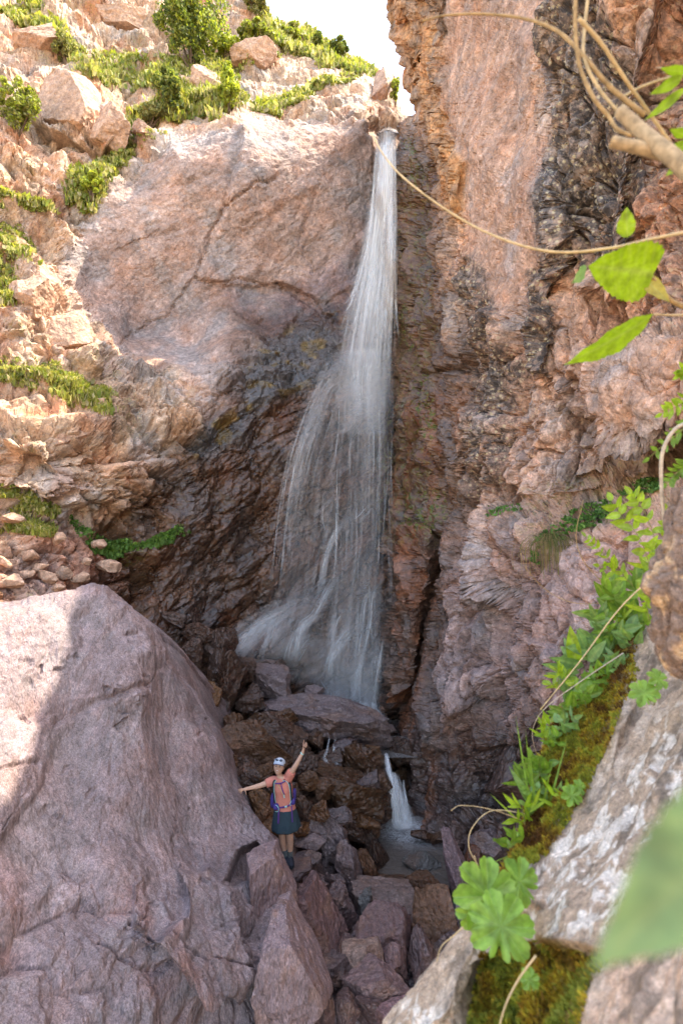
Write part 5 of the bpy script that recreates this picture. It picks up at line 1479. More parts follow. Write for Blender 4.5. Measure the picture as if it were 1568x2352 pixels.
plant('leafy_plant', 'clump of long strap leaves hanging on the ledge edge', (1250,1900), [(None, [(1262,1900,1195,1735,15,0.2,'strap'),(1262,1900,1170,1775,26,0.3,'ovate',GC),(1258,1890,1215,1800,24,0.2,'lance',GC),(1264,1905,1230,1830,26,0.3,'lance',GC),(1262,1890,1290,1790,22,0.2,'lance',GC),(1270,1910,1300,1820,20,0.2,'lance'),(1250,1890,1205,1850,22,0.1,'lance',GC),(1256,1905,1200,1880,16,0.2,'lance',GC),(1268,1905,1245,1800,14,0.1,'lance',GC)]), (None, fan(1255,1860,12,60,14,50,150,12,26))], d=1.62, seed=7, col=GL)
for k, (cu, cv, n_, l_, w_, lab, cc, dp) in enumerate([
    (1440,1470,16,48,20,'leafy plant between the rounded clump and the upright oval leaf',GC,1.95), (1490,1390,14,46,18,'bright leafy plant against the foot of the gnarled trunk',GB,1.8),
    (1420,1530,14,40,16,'small pale plant at the upper end of the golden moss',GC,1.9), (1300,1640,10,34,16,'little seedling above the round paired leaves',GL,1.85),
    (1215,1790,12,44,14,'narrow-leaved plant left of the strap leaves',GL,1.68), (1290,1850,12,46,12,'grassy plant on the moss right of the strap leaves',GB,1.55), (1530,1310,12,50,20,'leafy plant beside the top of the gnarled trunk',GL,1.5), (1385,1430,14,46,20,'loose leafy plant hanging left below the rounded clump',GC,2.0)]):
    plant('leafy_plant', lab, (cu, cv + 30), [(st((cu, cv + 35), (cu - 6, cv), (cu - 14, cv - 30)), fan(cu, cv, n_, l_, w_, 10, 190, 60 + k, 22))], d=dp, seed=20 + k, col=cc)
seeds = [(1180,1935),(1205,1870),(1222,1830),(1240,1760),(1262,1700),(1300,1665),(1345,1600),(1375,1560),(1400,1470),(1435,1440),(1465,1360),(1360,1480),(1320,1500),(1285,1560),(1480,1340),(1500,1300),(1420,1360),(1250,1680)]
order = ['lowest', 'second lowest', 'third from the bottom', 'fourth from the bottom', 'fifth from the bottom', 'sixth from the bottom', 'seventh from the bottom', 'eighth from the bottom', 'ninth from the bottom', 'ninth from the top', 'eighth from the top', 'seventh from the top', 'sixth from the top', 'fifth from the top', 'fourth from the top', 'third from the top', 'second from the top', 'topmost']
seeds.sort(key=lambda s: -s[1])
for k, (cu, cv) in enumerate(seeds):
    l_ = [30, 40, 24, 36][k % 4]; w_ = [12, 9, 13, 16][k % 4]
    plant('seedling', 'small leafy seedling on the mossy ridge, ' + order[k] + ' of its row', (cu, cv + 20), [(st((cu, cv + 24), (cu - 4, cv), (cu - 8, cv - 22)), fan(cu, cv, 15, l_, w_, 0, 200, 80 + k, 20))], d=max(1.5, near_d(cu, cv + 20) - 0.02), seed=40 + k, col=[GL, GB, GC, GL][k % 4], group='seedlings on the mossy ridge', shape=['ovate', 'lance'][k % 2])
plant('grass_tuft', 'grass tuft with long thin blades left of the strap leaves', (1225,1915), [(None, [(1228,1925,1185,1655,6,0,'strap',GL),(1232,1925,1205,1670,5,0,'strap',GL),(1225,1920,1130,1828,6,0,'strap',GB),(1240,1925,1300,1700,6,0,'strap',GL),(1235,1925,1215,1720,5,0,'strap',GL),(1228,1930,1265,1760,5,0,'strap',GB),(1240,1935,1110,1990,3,0,'strap',GL)])], d=1.6, seed=8, col=GL, cat='grass')

def palmate(c, rad, tilt, seed, lobes=7, col=GC, roll=0.0):
    """rounded leaf with toothed lobes and radiating veins"""
    n = 168; rings = 10
    a = np.linspace(0, 2 * math.pi, n, endpoint=False)
    r = np.random.default_rng(seed)
    # notch where the stalk joins, at the angle pi * 1.5
    rel = ((a - 1.5 * math.pi + math.pi) % (2 * math.pi)) - math.pi
    ph = (rel + math.pi) / (2 * math.pi) * lobes
    lob = np.abs(np.sin(np.pi * ph)) ** 0.55
    prof = 0.60 + 0.36 * lob + 0.05 * np.abs(np.sin(np.pi * ph * 4))
    prof *= 1 - 0.55 * np.exp(-(rel / 0.16) ** 2)
    tilt = np.asarray(tilt, float); nrm = tilt / np.linalg.norm(tilt)
    e1 = np.cross(CAMU, nrm); e1 /= np.linalg.norm(e1); e2 = np.cross(nrm, e1)
    e1, e2 = e1 * math.cos(roll) + e2 * math.sin(roll), e2 * math.cos(roll) - e1 * math.sin(roll)
    V = [np.asarray(c, float)]; vein = [0.0]
    for k in range(1, rings + 1):
        f = k / rings
        rr = rad * f * (prof * f + (1 - f) * 0.85)
        hgt = rad * (0.34 * f ** 1.5 * np.abs(np.cos(np.pi * ph)) - 0.25 * f * f + 0.13 * f * f * np.sin(a + seed) + 0.05 * f)
        V += list(np.asarray(c) + rr[:, None] * (np.cos(a)[:, None] * e1 + np.sin(a)[:, None] * e2) + hgt[:, None] * nrm)
        vein += list(np.exp(-((np.abs((ph % 1) - 0.5)) / (0.05 + 0.03 * (1 - f))) ** 2) + 0.5 * np.exp(-((((ph * 4 + f * 3) % 1) - 0.5) / 0.12) ** 2))
    F = [(0, 1 + j, 1 + (j + 1) % n) for j in range(n)]
    for k in range(rings - 1):
        for j in range(n):
            F.append((1 + k * n + j, 1 + (k + 1) * n + j, 1 + (k + 1) * n + (j + 1) % n, 1 + k * n + (j + 1) % n))
    V = np.array(V); vn = np.array(vein)
    kcol = np.asarray(col)[None] * (1 - 0.25 * np.clip(vn, 0, 1)[:, None]) + np.array([0.34, 0.44, 0.14])[None] * 0.3 * np.clip(vn, 0, 1)[:, None]
    fr = np.concatenate([[0], np.repeat(np.arange(1, rings + 1) / rings, n)])
    kcol = kcol * (0.9 + 0.25 * fr[:, None])
    return V, F, kcol
def lobed_plant(label, base_uv, leaves, d):
    base = P(base_uv[0], base_uv[1], d); root = empty('lobed_plant', base); tag(root, label, 'plant')
    for k, (a, b, rp, dd, tilt, roll) in enumerate(leaves):
        c = P(a, b, d + dd)
        V, F, cc = palmate(c, px(rp, d + dd), tilt, k + int(a), col=(0.20, 0.34, 0.06), roll=roll)
        g = Geo(); g.add(V, F, cc); g.build('leaf', M_LEAF, root, loc=base)
        V, F = tube(crom([c, (c + base) / 2 + np.array([0.004, 0, -0.008]), base], 8), 0.0012, 6)
        g = Geo(); g.add(V, F); g.build('stem', M_STEM, root, loc=base)
    return root
lobed_plant('cluster of lobed toothed leaves on the near ledge above the moss pocket', (1190,2155), [(1118,2058,80,-0.02,(0.1,-1,0.75),0.2), (1150,2128,76,-0.08,(-0.1,-1,0.9),-0.2), (1192,2025,52,0.03,(0.2,-1,0.6),0.9), (1085,2100,40,0.0,(-0.3,-1,0.3),1.2)], 1.12)
lobed_plant('tiny lobed leaf growing in the yellow green moss', (1222,2275), [(1215,2250,24,-0.02,(0,-1,0.5),0.1)], 1.0)
lobed_plant('small lobed leaves at the top of the strap-leaved clump', (1320,1850), [(1312,1828,26,-0.02,(0,-1,0.7),0.3), (1330,1808,18,0.0,(0.2,-1,0.5),1.0)], 1.5)
lobed_plant('small lobed leaves over the white ledge rock', (1500,1620), [(1478,1592,34,-0.03,(-0.3,-1,0.9),0.5), (1510,1560,26,-0.02,(0.3,-1,0.6),1.3)], 1.45)

# leaves of the shrub hanging in from the right edge
hang = empty('overhanging_plant', P(1590, 700, 1.15)); tag(hang, 'plant with big lime leaves reaching in from the right edge', 'plant')
hb = hang.location
LIMEC = (0.27, 0.40, 0.015)
def hleaf(u0, v0, u1, v1, wp, d, face=0.0, bend=0.1, shape='ovate', col=LIMEC, name='leaf', fold=0.18, wav=0.03, parent=hang):
    V, F, vein, t = leaf_geo(P(u0, v0, d), P(u1, v1, d - 0.02), px(wp, d), face, bend, fold, shape, 34, 12, wav, int(u0))
    g = Geo(); g.add(V, F, leafcol(col, vein, 1.0, t)); return g.build(name, M_LEAF, parent, loc=np.array(parent.location))
def hstem(pts, r0, r1, mat, name='stem', d=None, parent=hang, n=18, sides=8):
    q = [P(a, b, c) for a, b, c in pts]
    V, F = tube(crom(q, n), np.linspace(r0, r1, n), sides)
    g = Geo(); g.add(V, F); return g.build(name, mat, parent, loc=np.array(parent.location))
hleaf(1500,628,1340,606,128,1.1,0.15,-0.12,'heart')
hleaf(1440,545,1436,476,46,1.1,0.5,0.05,'ovate')
hleaf(1345,612,1318,650,34,1.12,0.9,0.1,'lance',(0.25,0.38,0.18))
hleaf(1500,722,1312,848,78,1.05,0.9,0.10,'lance')
hleaf(1470,632,1536,694,40,1.12,0.5,0.0,'ovate',(0.42,0.33,0.06))
hstem([(1600,715,1.15),(1540,690,1.13),(1500,640,1.11),(1450,612,1.1)], 0.006, 0.0018, M_WOOD)
hstem([(1600,722,1.14),(1550,724,1.1),(1500,722,1.06)], 0.003, 0.0018, M_DRY)
hang2 = empty('overhanging_plant', P(1600, 260, 1.0)); tag(hang2, 'cut-leaved bright plant at the top right edge', 'plant')
for a in [(1568,175,1500,215,26),(1575,200,1490,272,22),(1580,165,1520,160,22),(1580,330,1530,350,26),(1580,350,1535,400,26),(1580,310,1540,300,22)]:
    hleaf(*a, 0.95, 0.3, 0.1, 'lance', (0.25,0.38,0.02), parent=hang2)
hang3 = empty('overhanging_plant', P(1600, 1000, 1.4)); tag(hang3, 'divided fern-like leaves at the right edge below the lime leaves', 'plant')
for k, ln in enumerate([[(1600,960),(1550,1000),(1490,1050)], [(1600,900),(1560,930),(1520,950)], [(1600,1060),(1560,1080),(1530,1110)], [(1600,870),(1575,850),(1560,860)]]):
    for lf in shoot(ln, 6, 34, 12, 40 + k, 50):
        hleaf(*lf[:5], 1.4, lf[5], 0.05, 'lance', GB if k % 2 else GL, parent=hang3)
    hstem([(a, b, 1.4) for a, b in ln], 0.0018, 0.0008, M_STEM, parent=hang3, n=8)

# dead stems and branches
def stem_thing(name, label, pts, r0, r1, mat, cat='stem', twigs=()):
    o = empty(name, P(*pts[0])); tag(o, label, cat)
    hstem(pts, r0, r1, mat, 'stalk', parent=o, n=30)
    for tw in twigs: hstem(tw, r1 * 1.2, r1 * 0.5, mat, 'twig', parent=o, n=10, sides=6)
    return o
stem_thing('dry_stem', 'long thin tan stem arching across the sky-lit cliff towards the fall', [(1600,528,1.05),(1500,548,1.06),(1400,570,1.08),(1272,579,1.1),(1150,548,1.14),(1040,492,1.18),(930,412,1.22),(880,355,1.26),(852,304,1.28)], 0.0035, 0.0013, M_DRY)
stem_thing('dry_stem', 'tan stem curving in along the top of the right cliff', [(1480,265,0.95),(1400,200,0.96),(1340,130,0.97),(1280,72,1.0),(1200,42,1.04),(1100,32,1.08),(1020,36,1.1),(970,48,1.1)], 0.0045, 0.0015, M_WOOD)
stem_thing('dry_stem', 'straight stem falling from the top edge into the branch fork', [(1322,-30,0.95),(1320,60,0.95),(1330,150,0.95),(1362,225,0.94),(1395,265,0.94),(1415,295,0.93),(1450,312,0.92)], 0.0036, 0.003, M_WOOD)
stem_thing('dry_stem', 'second straight stem from the top edge, crossing the curved one', [(1352,-30,0.98),(1342,60,0.98),(1340,130,0.97),(1372,200,0.96),(1420,258,0.95)], 0.0032, 0.0026, M_DRY)
stem_thing('dry_stem', 'slanting tan stem running down right from a broken tip', [(1328,42,0.9),(1380,100,0.92),(1440,190,0.95),(1490,260,0.98),(1540,330,1.0)], 0.0034, 0.003, M_DRY)
stem_thing('dry_stem', 'thin stem joining the fork to the cut-leaved plant', [(1430,222,0.98),(1480,196,0.98),(1560,170,0.96)], 0.0025, 0.0018, M_DRY)
br = stem_thing('branch', 'thick sawn-off branch slanting in from the right edge', [(1422,255,0.86),(1470,300,0.84),(1530,350,0.80),(1610,420,0.76)], 0.0095, 0.013, M_BRANCH, 'branch')
br2 = stem_thing('branch', 'short cut branch stub pointing left below the thick branch', [(1402,325,0.84),(1460,338,0.83),(1530,355,0.82)], 0.0085, 0.010, M_BRANCH, 'branch')
stem_thing('dry_stem', 'thin grey twigs at the upper right edge', [(1600,190,1.0),(1540,160,1.0),(1505,155,1.0)], 0.0018, 0.001, M_DRYG, twigs=[[(1540,160,1.0),(1520,168,1.0)]])
stem_thing('dry_stem', 'pale diagonal stalk lying across the ridge plants', [(1500,1322,1.7),(1420,1400,1.72),(1330,1520,1.75),(1240,1630,1.78)], 0.0026, 0.0018, M_DRY)
stem_thing('dry_stem', 'grey twig with a bent end over the moss edge', [(1430,1500,1.8),(1340,1560,1.8),(1250,1628,1.82),(1222,1680,1.84),(1230,1730,1.84)], 0.0018, 0.0010, M_DRYG)
stem_thing('dry_stem', 'thin dry stalk arching left of the lower shoot', [(1390,1385,2.1),(1320,1385,2.15),(1260,1360,2.2),(1210,1310,2.2),(1195,1270,2.2)], 0.0016, 0.0008, M_WOOD)
stem_thing('dry_stem', 'upright curved dry stalk in front of the ferns', [(1400,1355,2.0),(1340,1290,2.0),(1322,1230,2.0),(1338,1150,2.0)], 0.0018, 0.0010, M_WOOD)
stem_thing('dry_stem', 'dry flower stalk bent over the pool with a seed head', [(1215,1870,1.6),(1130,1862,1.6),(1085,1900,1.58),(1076,1945,1.56),(1098,1990,1.55)], 0.0016, 0.0014, M_DRY, twigs=[[(1088,1965,1.56),(1098,1992,1.55),(1104,2002,1.55)]])
stem_thing('dry_stem', 'second dry stalk reaching left over the dark undercut', [(1215,1890,1.62),(1130,1860,1.62),(1060,1850,1.62),(1035,1862,1.62)], 0.0014, 0.0008, M_DRY)
stem_thing('dry_stem', 'grey root hanging beside the trunk at the right edge', [(1600,965,1.35),(1550,985,1.35),(1520,1040,1.35),(1518,1120,1.35),(1525,1200,1.35),(1535,1260,1.35),(1530,1300,1.33)], 0.005, 0.004, M_DRYG)
stem_thing('dry_stem', 'tan twig lying in the moss pocket', [(1230,2195,0.95),(1190,2250,0.95),(1160,2310,0.94),(1140,2380,0.93)], 0.0018, 0.0014, M_DRY)
stem_thing('dry_stem', 'thin curled stalk beside the tip of the near ledge', [(1080,2115,1.2),(1040,2150,1.2),(1010,2180,1.2),(1000,2240,1.2)], 0.0013, 0.0009, M_DRY)
stem_thing('dry_stem', 'loose roots hanging over the moss below the drooping leaves', [(1310,1700,1.75),(1295,1740,1.72),(1270,1800,1.7),(1255,1830,1.7)], 0.0016, 0.0010, M_DRYG, twigs=[[(1320,1730,1.72),(1318,1780,1.7),(1290,1830,1.68)]])
# the gnarled trunk
M_TRUNK = rock_material('gnarled_bark', 1.0, 14.0, speck=0.3)
path = crom([P(1560,1120,1.32), P(1558,1250,1.30), P(1535,1330,1.28), P(1552,1400,1.27), P(1545,1470,1.27), P(1600,1560,1.27)], 90)
a = np.linspace(0, 2 * math.pi, 64, endpoint=False)
rad = np.interp(np.linspace(0, 1, 90), [0, .25, .45, .6, .8, 1], [0.028, 0.042, 0.058, 0.05, 0.045, 0.05])
Vt = []
for k in range(90):
    Vt.append(path[k] + rad[k] * (np.cos(a)[:, None] * CAMR + np.sin(a)[:, None] * CAMF))
Vt = np.concatenate(Vt)
ctr = np.repeat(path, 64, 0)
dirn = (Vt - ctr) / np.linalg.norm(Vt - ctr, axis=1, keepdims=True)
qq = strat(Vt, (0.1, 0, 1), 2.5)
f1, g1 = facet(qq * 26, 201, 1.0); f2, g2 = facet(qq * 70, 202, 1.0)
Vt = Vt + dirn * (0.016 * f1 + 0.005 * f2 + 0.012 * fbm(qq * 20, 4, 203) - 0.01 * (1 - smooth(0, 0.15, g1)))[:, None]
Ft = []
for k in range(89):
    for j in range(64):
        Ft.append((k * 64 + j, k * 64 + (j + 1) % 64, (k + 1) * 64 + (j + 1) % 64, (k + 1) * 64 + j))
ct = blend(np.tile(np.array([0.20, 0.13, 0.095]), (len(Vt), 1)), np.array([0.46, 0.29, 0.16]), smooth(0.05, 0.35, fbm(qq * 24, 3, 204)))
trunk = mesh_from('gnarled_trunk', Vt, np.array(Ft), M_TRUNK, None, ct, np.zeros((len(Vt), 4)))
tag(trunk, 'gnarled brown dead trunk at the right edge above the near ledge', 'trunk')
# a leaf right before the lens
close = empty('leaf_blade', P(1640, 1760, 0.19)); tag(close, 'large pale green leaf very close at the lower right corner, out of focus', 'leaf')
hleaf(1850,1740,1366,2236,235,0.17,0.25,0.05,'lance',(0.20,0.30,0.12), 'blade', parent=close)

# plants growing on the right cliff
RU, RV, RD = PROJ(RIGHT_V)
def cliff_herbs(poly, n, h, w, cols, label, seed, broad=0.8):
    r = np.random.default_rng(seed)
    nzv = fbm(RIGHT_V * 1.6, 3, seed)
    ok = np.where((polysd(RU, RV, poly) + nzv * 14 > 0) & (RD > 4))[0]
    ids = r.choice(ok, size=n)
    V, F, c = blades(RIGHT_V[ids] + np.array([-0.03, -0.05, 0]), h, w, cols, seed, 0.9, 2, broad)
    o = mesh_from('herbs', V, F, M_GRASS, None, c, smooth_sh=False); tag(o, label, 'herbs', kind='stuff')
HB = [(0.12, 0.26, 0.06), (0.09, 0.20, 0.05), (0.17, 0.31, 0.08)]
cliff_herbs([(1215,1240),(1300,1180),(1400,1150),(1400,1185),(1330,1215),(1240,1265)], 900, 0.05, 0.012, HB, 'green herbs in the crack of the right cliff above the dry tuft', 601)
cliff_herbs([(1420,1130),(1510,1095),(1512,1125),(1430,1145)], 400, 0.05, 0.012, HB, 'green herbs under the overhang near the right edge', 602)
cliff_herbs([(1120,1172),(1200,1160),(1205,1180),(1125,1185)], 200, 0.045, 0.010, HB, 'small green herbs on the ledge line of the right cliff', 603)
cliff_herbs([(1215,1270),(1235,1260),(1240,1300),(1220,1300)], 120, 0.045, 0.010, HB, 'herbs left of the dry grass tuft on the cliff', 604)
r = np.random.default_rng(77)
g = Geo()
tb = P(1258, 1240, on_rock(1258, 1240, 0.06))
for k in range(170):
    a_ = r.normal(0, 0.75)
    p0 = tb + np.array([r.normal(0, 0.07), r.uniform(-0.05, 0.05), r.normal(0, 0.05)])
    L_ = r.uniform(0.12, 0.6)
    pts = crom([p0, p0 + np.array([a_ * .15, -0.12, 0.05]), p0 + np.array([a_ * .3, -0.2, -0.1]), p0 + np.array([a_ * .3, -0.2, -L_])], 6)
    w = 0.0035
    V = np.concatenate([pts - [w, 0, 0], pts + [w, 0, 0]]); F = [(j, j + 6, j + 7, j + 1) for j in range(5)]
    g.add(V, F, np.array([0.34, 0.25, 0.12]) * r.uniform(0.6, 1.2) if r.uniform() < .75 else np.array([0.14, 0.17, 0.05]))
tuft = g.build('grass_tuft', M_GRASS, None); tag(tuft, 'hanging tuft of dry blond grass on the right cliff', 'grass')
# ---------------------------------------------------------------- the hiker
D0 = 8.62
uB, vB, dB = PROJ(np.array([v_.co[:] for v_ in boulder.data.vertices]))
def boulder_d(u, v, r=7):
    k = (np.abs(uB - u) < r) & (np.abs(vB - v) < r)
    return float(dB[k].min()) if k.any() else D0
HAND_D = min(max(boulder_d(550, 1822) - 0.02 - D0, -0.55), 0.25)
def J(u, v, dd=0.0): return P(u, v, D0 + dd)
def cloth_material(name, color, rough=0.85, var=0.12, scale=60, wr=0.25, wscale=22.0):
    m, nt, b = newmat(name)
    tc = nt.nodes.new('ShaderNodeTexCoord')
    c = mixc(nt, 1.0, color, ramp(nt, noise(nt, tc.outputs['Object'], scale, 3), [(0.3, 1 - var), (0.7, 1 + var)]), 'MULTIPLY')
    nt.links.new(c, b.inputs['Base Color']); b.inputs['Roughness'].default_value = rough
    b.inputs['Specular IOR Level'].default_value = 0.25
    bp = nt.nodes.new('ShaderNodeBump'); bp.inputs['Strength'].default_value = wr; bp.inputs['Distance'].default_value = 0.03
    nt.links.new(noise(nt, tc.outputs['Object'], wscale, 3, 0.5, 0.8), bp.inputs['Height']); nt.links.new(bp.outputs[0], b.inputs['Normal'])
    return m
M_SKIN = cloth_material('skin', (0.52, 0.31, 0.22), 0.5, 0.08, 40, 0.05)
M_SHIRT = cloth_material('salmon_shirt', (0.56, 0.20, 0.15), 0.85, 0.08, 60, 0.5)
M_SKIRT = cloth_material('slate_skirt', (0.025, 0.045, 0.058), 0.8, 0.1, 60, 0.4)
M_CAPW = cloth_material('white_cap', (0.50, 0.56, 0.64), 0.7, 0.05, 60, 0.1)
M_CAPB = cloth_material('blue_brim', (0.05, 0.12, 0.26), 0.7, 0.05, 60, 0.1)
M_PURP = cloth_material('purple_strap', (0.10, 0.035, 0.19), 0.7, 0.1, 80, 0.1)
M_PACK = cloth_material('indigo_pack', (0.06, 0.04, 0.20), 0.75, 0.2, 60, 0.4)
M_BLACK = cloth_material('black_strap', (0.022, 0.025, 0.03), 0.75, 0.2, 90, 0.1)
M_TEAL = cloth_material('teal_trim', (0.30, 0.55, 0.52), 0.6, 0.1, 90, 0.05)
M_LENS = plain_material('dark_lens', (0.015, 0.03, 0.06), 0.12, 0.1, 10, 0.6)
M_HAIR = cloth_material('brown_hair', (0.13, 0.07, 0.035), 0.6, 0.3, 90, 0.3)
M_LIP = cloth_material('lip', (0.36, 0.12, 0.10), 0.5, 0.1)
M_TOOTH = plain_material('tooth', (0.75, 0.70, 0.62), 0.35, 0.05)
M_EYE = plain_material('eye', (0.04, 0.028, 0.02), 0.3, 0.1)
M_SHOE = cloth_material('dark_shoe', (0.035, 0.04, 0.055), 0.8, 0.2, 60, 0.3)
M_SOCK, nt, b = newmat('striped_sock')
tc = nt.nodes.new('ShaderNodeTexCoord')
wv_ = nt.nodes.new('ShaderNodeTexWave'); wv_.bands_direction = 'Z'; wv_.inputs['Scale'].default_value = 16.0
nt.links.new(tc.outputs['Object'], wv_.inputs['Vector'])
nt.links.new(mixc(nt, ramp(nt, wv_.outputs['Fac'], [(0.45, 0.0), (0.55, 1.0)]), (0.16, 0.19, 0.18), (0.045, 0.06, 0.075)), b.inputs['Base Color']); b.inputs['Roughness'].default_value = 0.9

foot = J(664, 1982, 0.0)
person = empty('person', foot)
tag(person, 'hiker in a salmon shirt, dark skirt and white cap, arms spread beside the giant boulder', 'person')

def skin_mesh(nodes, edges, root, sub=2):
    me = bpy.data.meshes.new('tmp'); me.from_pydata([tuple(n[0]) for n in nodes], edges, [])
    o = bpy.data.objects.new('tmp', me); C.objects.link(o)
    m = o.modifiers.new('s', 'SKIN'); m.use_smooth_shade = True
    for i, n in enumerate(nodes):
        r = n[1] if isinstance(n[1], tuple) else (n[1], n[1])
        me.skin_vertices[0].data[i].radius = r
        me.skin_vertices[0].data[i].use_root = (i == root)
    s_ = o.modifiers.new('d', 'SUBSURF'); s_.levels = sub; s_.render_levels = sub
    dg = bpy.context.evaluated_depsgraph_get()
    ev = o.evaluated_get(dg).to_mesh()
    V = np.array([x.co[:] for x in ev.vertices]); F = [tuple(p.vertices) for p in ev.polygons]
    bpy.data.objects.remove(o); bpy.data.meshes.remove(me)
    return V, F

nodes = [(J(656,1868), (0.125, 0.10)), (J(653,1844), (0.105, 0.08)), (J(650,1808), (0.115, 0.09)), (J(646,1793), (0.10, 0.07)), (J(642,1785), 0.047), (J(641,1773), 0.05),
         (J(626,1794), 0.052), (J(592,1806,HAND_D*.45), 0.040), (J(566,1812,HAND_D*.9), 0.027), (J(558,1813.5,HAND_D), (0.030, 0.02)),
         (J(663,1784), 0.052), (J(680,1757,-0.05), 0.042), (J(695.5,1728,-0.04), 0.027), (J(698,1717,-0.04), (0.033, 0.02)),
         (J(648,1876), 0.085), (J(648,1921,-0.02), 0.060), (J(650,1938,0.02), 0.058), (J(655,1960), 0.038), (J(656,1973,0.0), 0.036),
         (J(664,1876), 0.085), (J(665.5,1921,-0.04), 0.060), (J(666.5,1938,0.0), 0.058), (J(666,1963), 0.038), (J(667,1976,-0.01), 0.036)]
edges = [(0,1),(1,2),(2,3),(3,4),(4,5),(3,6),(6,7),(7,8),(8,9),(3,10),(10,11),(11,12),(12,13),(0,14),(14,15),(15,16),(16,17),(17,18),(0,19),(19,20),(20,21),(21,22),(22,23)]
Vb, Fb = skin_mesh(nodes, edges, 0)
g = Geo(); g.add(Vb, Fb)
def finger(pts, r0=0.0095, r1=0.0075):
    V, F = tube(crom(pts, 7), np.linspace(r0, r1, 7), 8); g.add(V, F)
h = HAND_D
for tip in ((547,1813.5), (547.5,1817.5), (550,1821), (553.5,1823)):
    finger([J(558,1812 + (tip[1]-1813)*.25,h), J((558+tip[0])/2,(1811+tip[1])/2,h-.025), J(tip[0],tip[1],h-.005)])
finger([J(562,1815,h-.01), J(565,1821,h-.02), J(566,1826,h-.01)])
finger([J(696.5,1715,-.04), J(697,1707,-.045), J(698,1699.5,-.045)])                       # raised index finger
finger([J(698.5,1714,-.04), J(701,1708,-.05), J(702.5,1705.5,-.07), J(701,1708,-.085)])
finger([J(700,1715,-.04), J(703.5,1710,-.05), J(704,1708,-.075), J(702,1711,-.09)])
finger([J(701,1717,-.04), J(704.5,1713,-.05), J(704.5,1711.5,-.075), J(702.5,1714,-.085)])
finger([J(695.5,1720,-.045), J(696.5,1714,-.08), J(699.5,1710.5,-.09)])
# head
Vh, Fh = ICO[5]
Vh = Vh.copy()
x, y, z = Vh[:, 0].copy(), Vh[:, 1].copy(), Vh[:, 2].copy()              # y negative = towards the viewer
jaw = np.clip(-z, 0, 1)
Vh[:, 0] *= 1 - 0.30 * jaw ** 1.5
Vh[:, 1] = np.where(y < 0, y * (1 - 0.10 * jaw), y * (1 - 0.35 * jaw))
gs = lambda cx, cz, sx, sz: np.exp(-((x - cx) / sx) ** 2 - ((z - cz) / sz) ** 2) * (y < 0)
Vh[:, 1] -= 0.26 * gs(0, -0.13, 0.10, 0.13) + 0.10 * gs(0, 0.05, 0.09, 0.2) - 0.10 * (gs(-0.36, 0.06, 0.16, 0.11) + gs(0.36, 0.06, 0.16, 0.11)) + 0.07 * gs(0, -0.78, 0.3, 0.15) + 0.06 * (gs(-0.42, -0.2, 0.2, 0.16) + gs(0.42, -0.2, 0.2, 0.16)) + 0.05 * gs(0, 0.26, 0.6, 0.08)
HC = J(640.8, 1761.5, -0.01)
tiltm = np.array(Matrix.Rotation(math.radians(6), 3, 'Y') @ Matrix.Rotation(math.radians(-8), 3, 'Z') @ Matrix.Rotation(math.radians(-20), 3, 'X'))
HS = np.array([0.080, 0.098, 0.122])
def head(p): return (np.asarray(p, float) * HS) @ tiltm.T + HC
g.add(head(Vh), Fh.tolist())
for sx in (-1, 1):
    Ve = ICO[3][0] * np.array([0.10, 0.16, 0.24]) + np.array([sx * 0.98, 0.12, -0.05]); g.add(head(Ve), ICO[3][1].tolist())
body = g.build('body', M_SKIN, person, loc=foot)
rm = body.modifiers.new('fuse', 'REMESH'); rm.mode = 'VOXEL'; rm.voxel_size = 0.0055; rm.use_smooth_shade = True
sm_ = body.modifiers.new('soften', 'SMOOTH'); sm_.factor = 0.5; sm_.iterations = 2

def piece(name, V, F, mat, parent=person, smooth_sh=True, pl=None):
    g_ = Geo(); g_.add(V, F); return g_.build(name, mat, parent, smooth_sh, loc=foot if pl is None else pl)
def ell(c, r, sub=3): return ICO[sub][0] * np.asarray(r) + np.asarray(c), ICO[sub][1].tolist()
for sx in (-1, 1):
    V, F = ell((sx * 0.36, -0.88, 0.04), (0.14, 0.07, 0.06)); piece('eye', head(V), F, M_EYE)
    V, F = ell((sx * 0.37, -0.90, 0.21), (0.19, 0.05, 0.03)); piece('eyebrow', head(V), F, M_HAIR)
V, F = ell((0, -0.90, -0.47), (0.30, 0.06, 0.085)); V[:, 2] += 0.12 * (V[:, 0] / 0.3) ** 2; piece('mouth', head(V), F, M_LIP)
V, F = ell((0, -0.945, -0.455), (0.22, 0.03, 0.04)); V[:, 2] += 0.12 * (V[:, 0] / 0.3) ** 2; piece('teeth', head(V), F, M_TOOTH)
# hair at the sides and back
Vq = ICO[4][0] * np.array([1.06, 1.04, 1.0]); keep = (Vq[:, 1] > -0.35)
Vq = np.where(keep[:, None], Vq, Vq * 0.8); Vq[:, 2] = np.maximum(Vq[:, 2], -0.55)
piece('hair', head(Vq + np.array([0, 0.05, 0.06])), ICO[4][1].tolist(), M_HAIR)
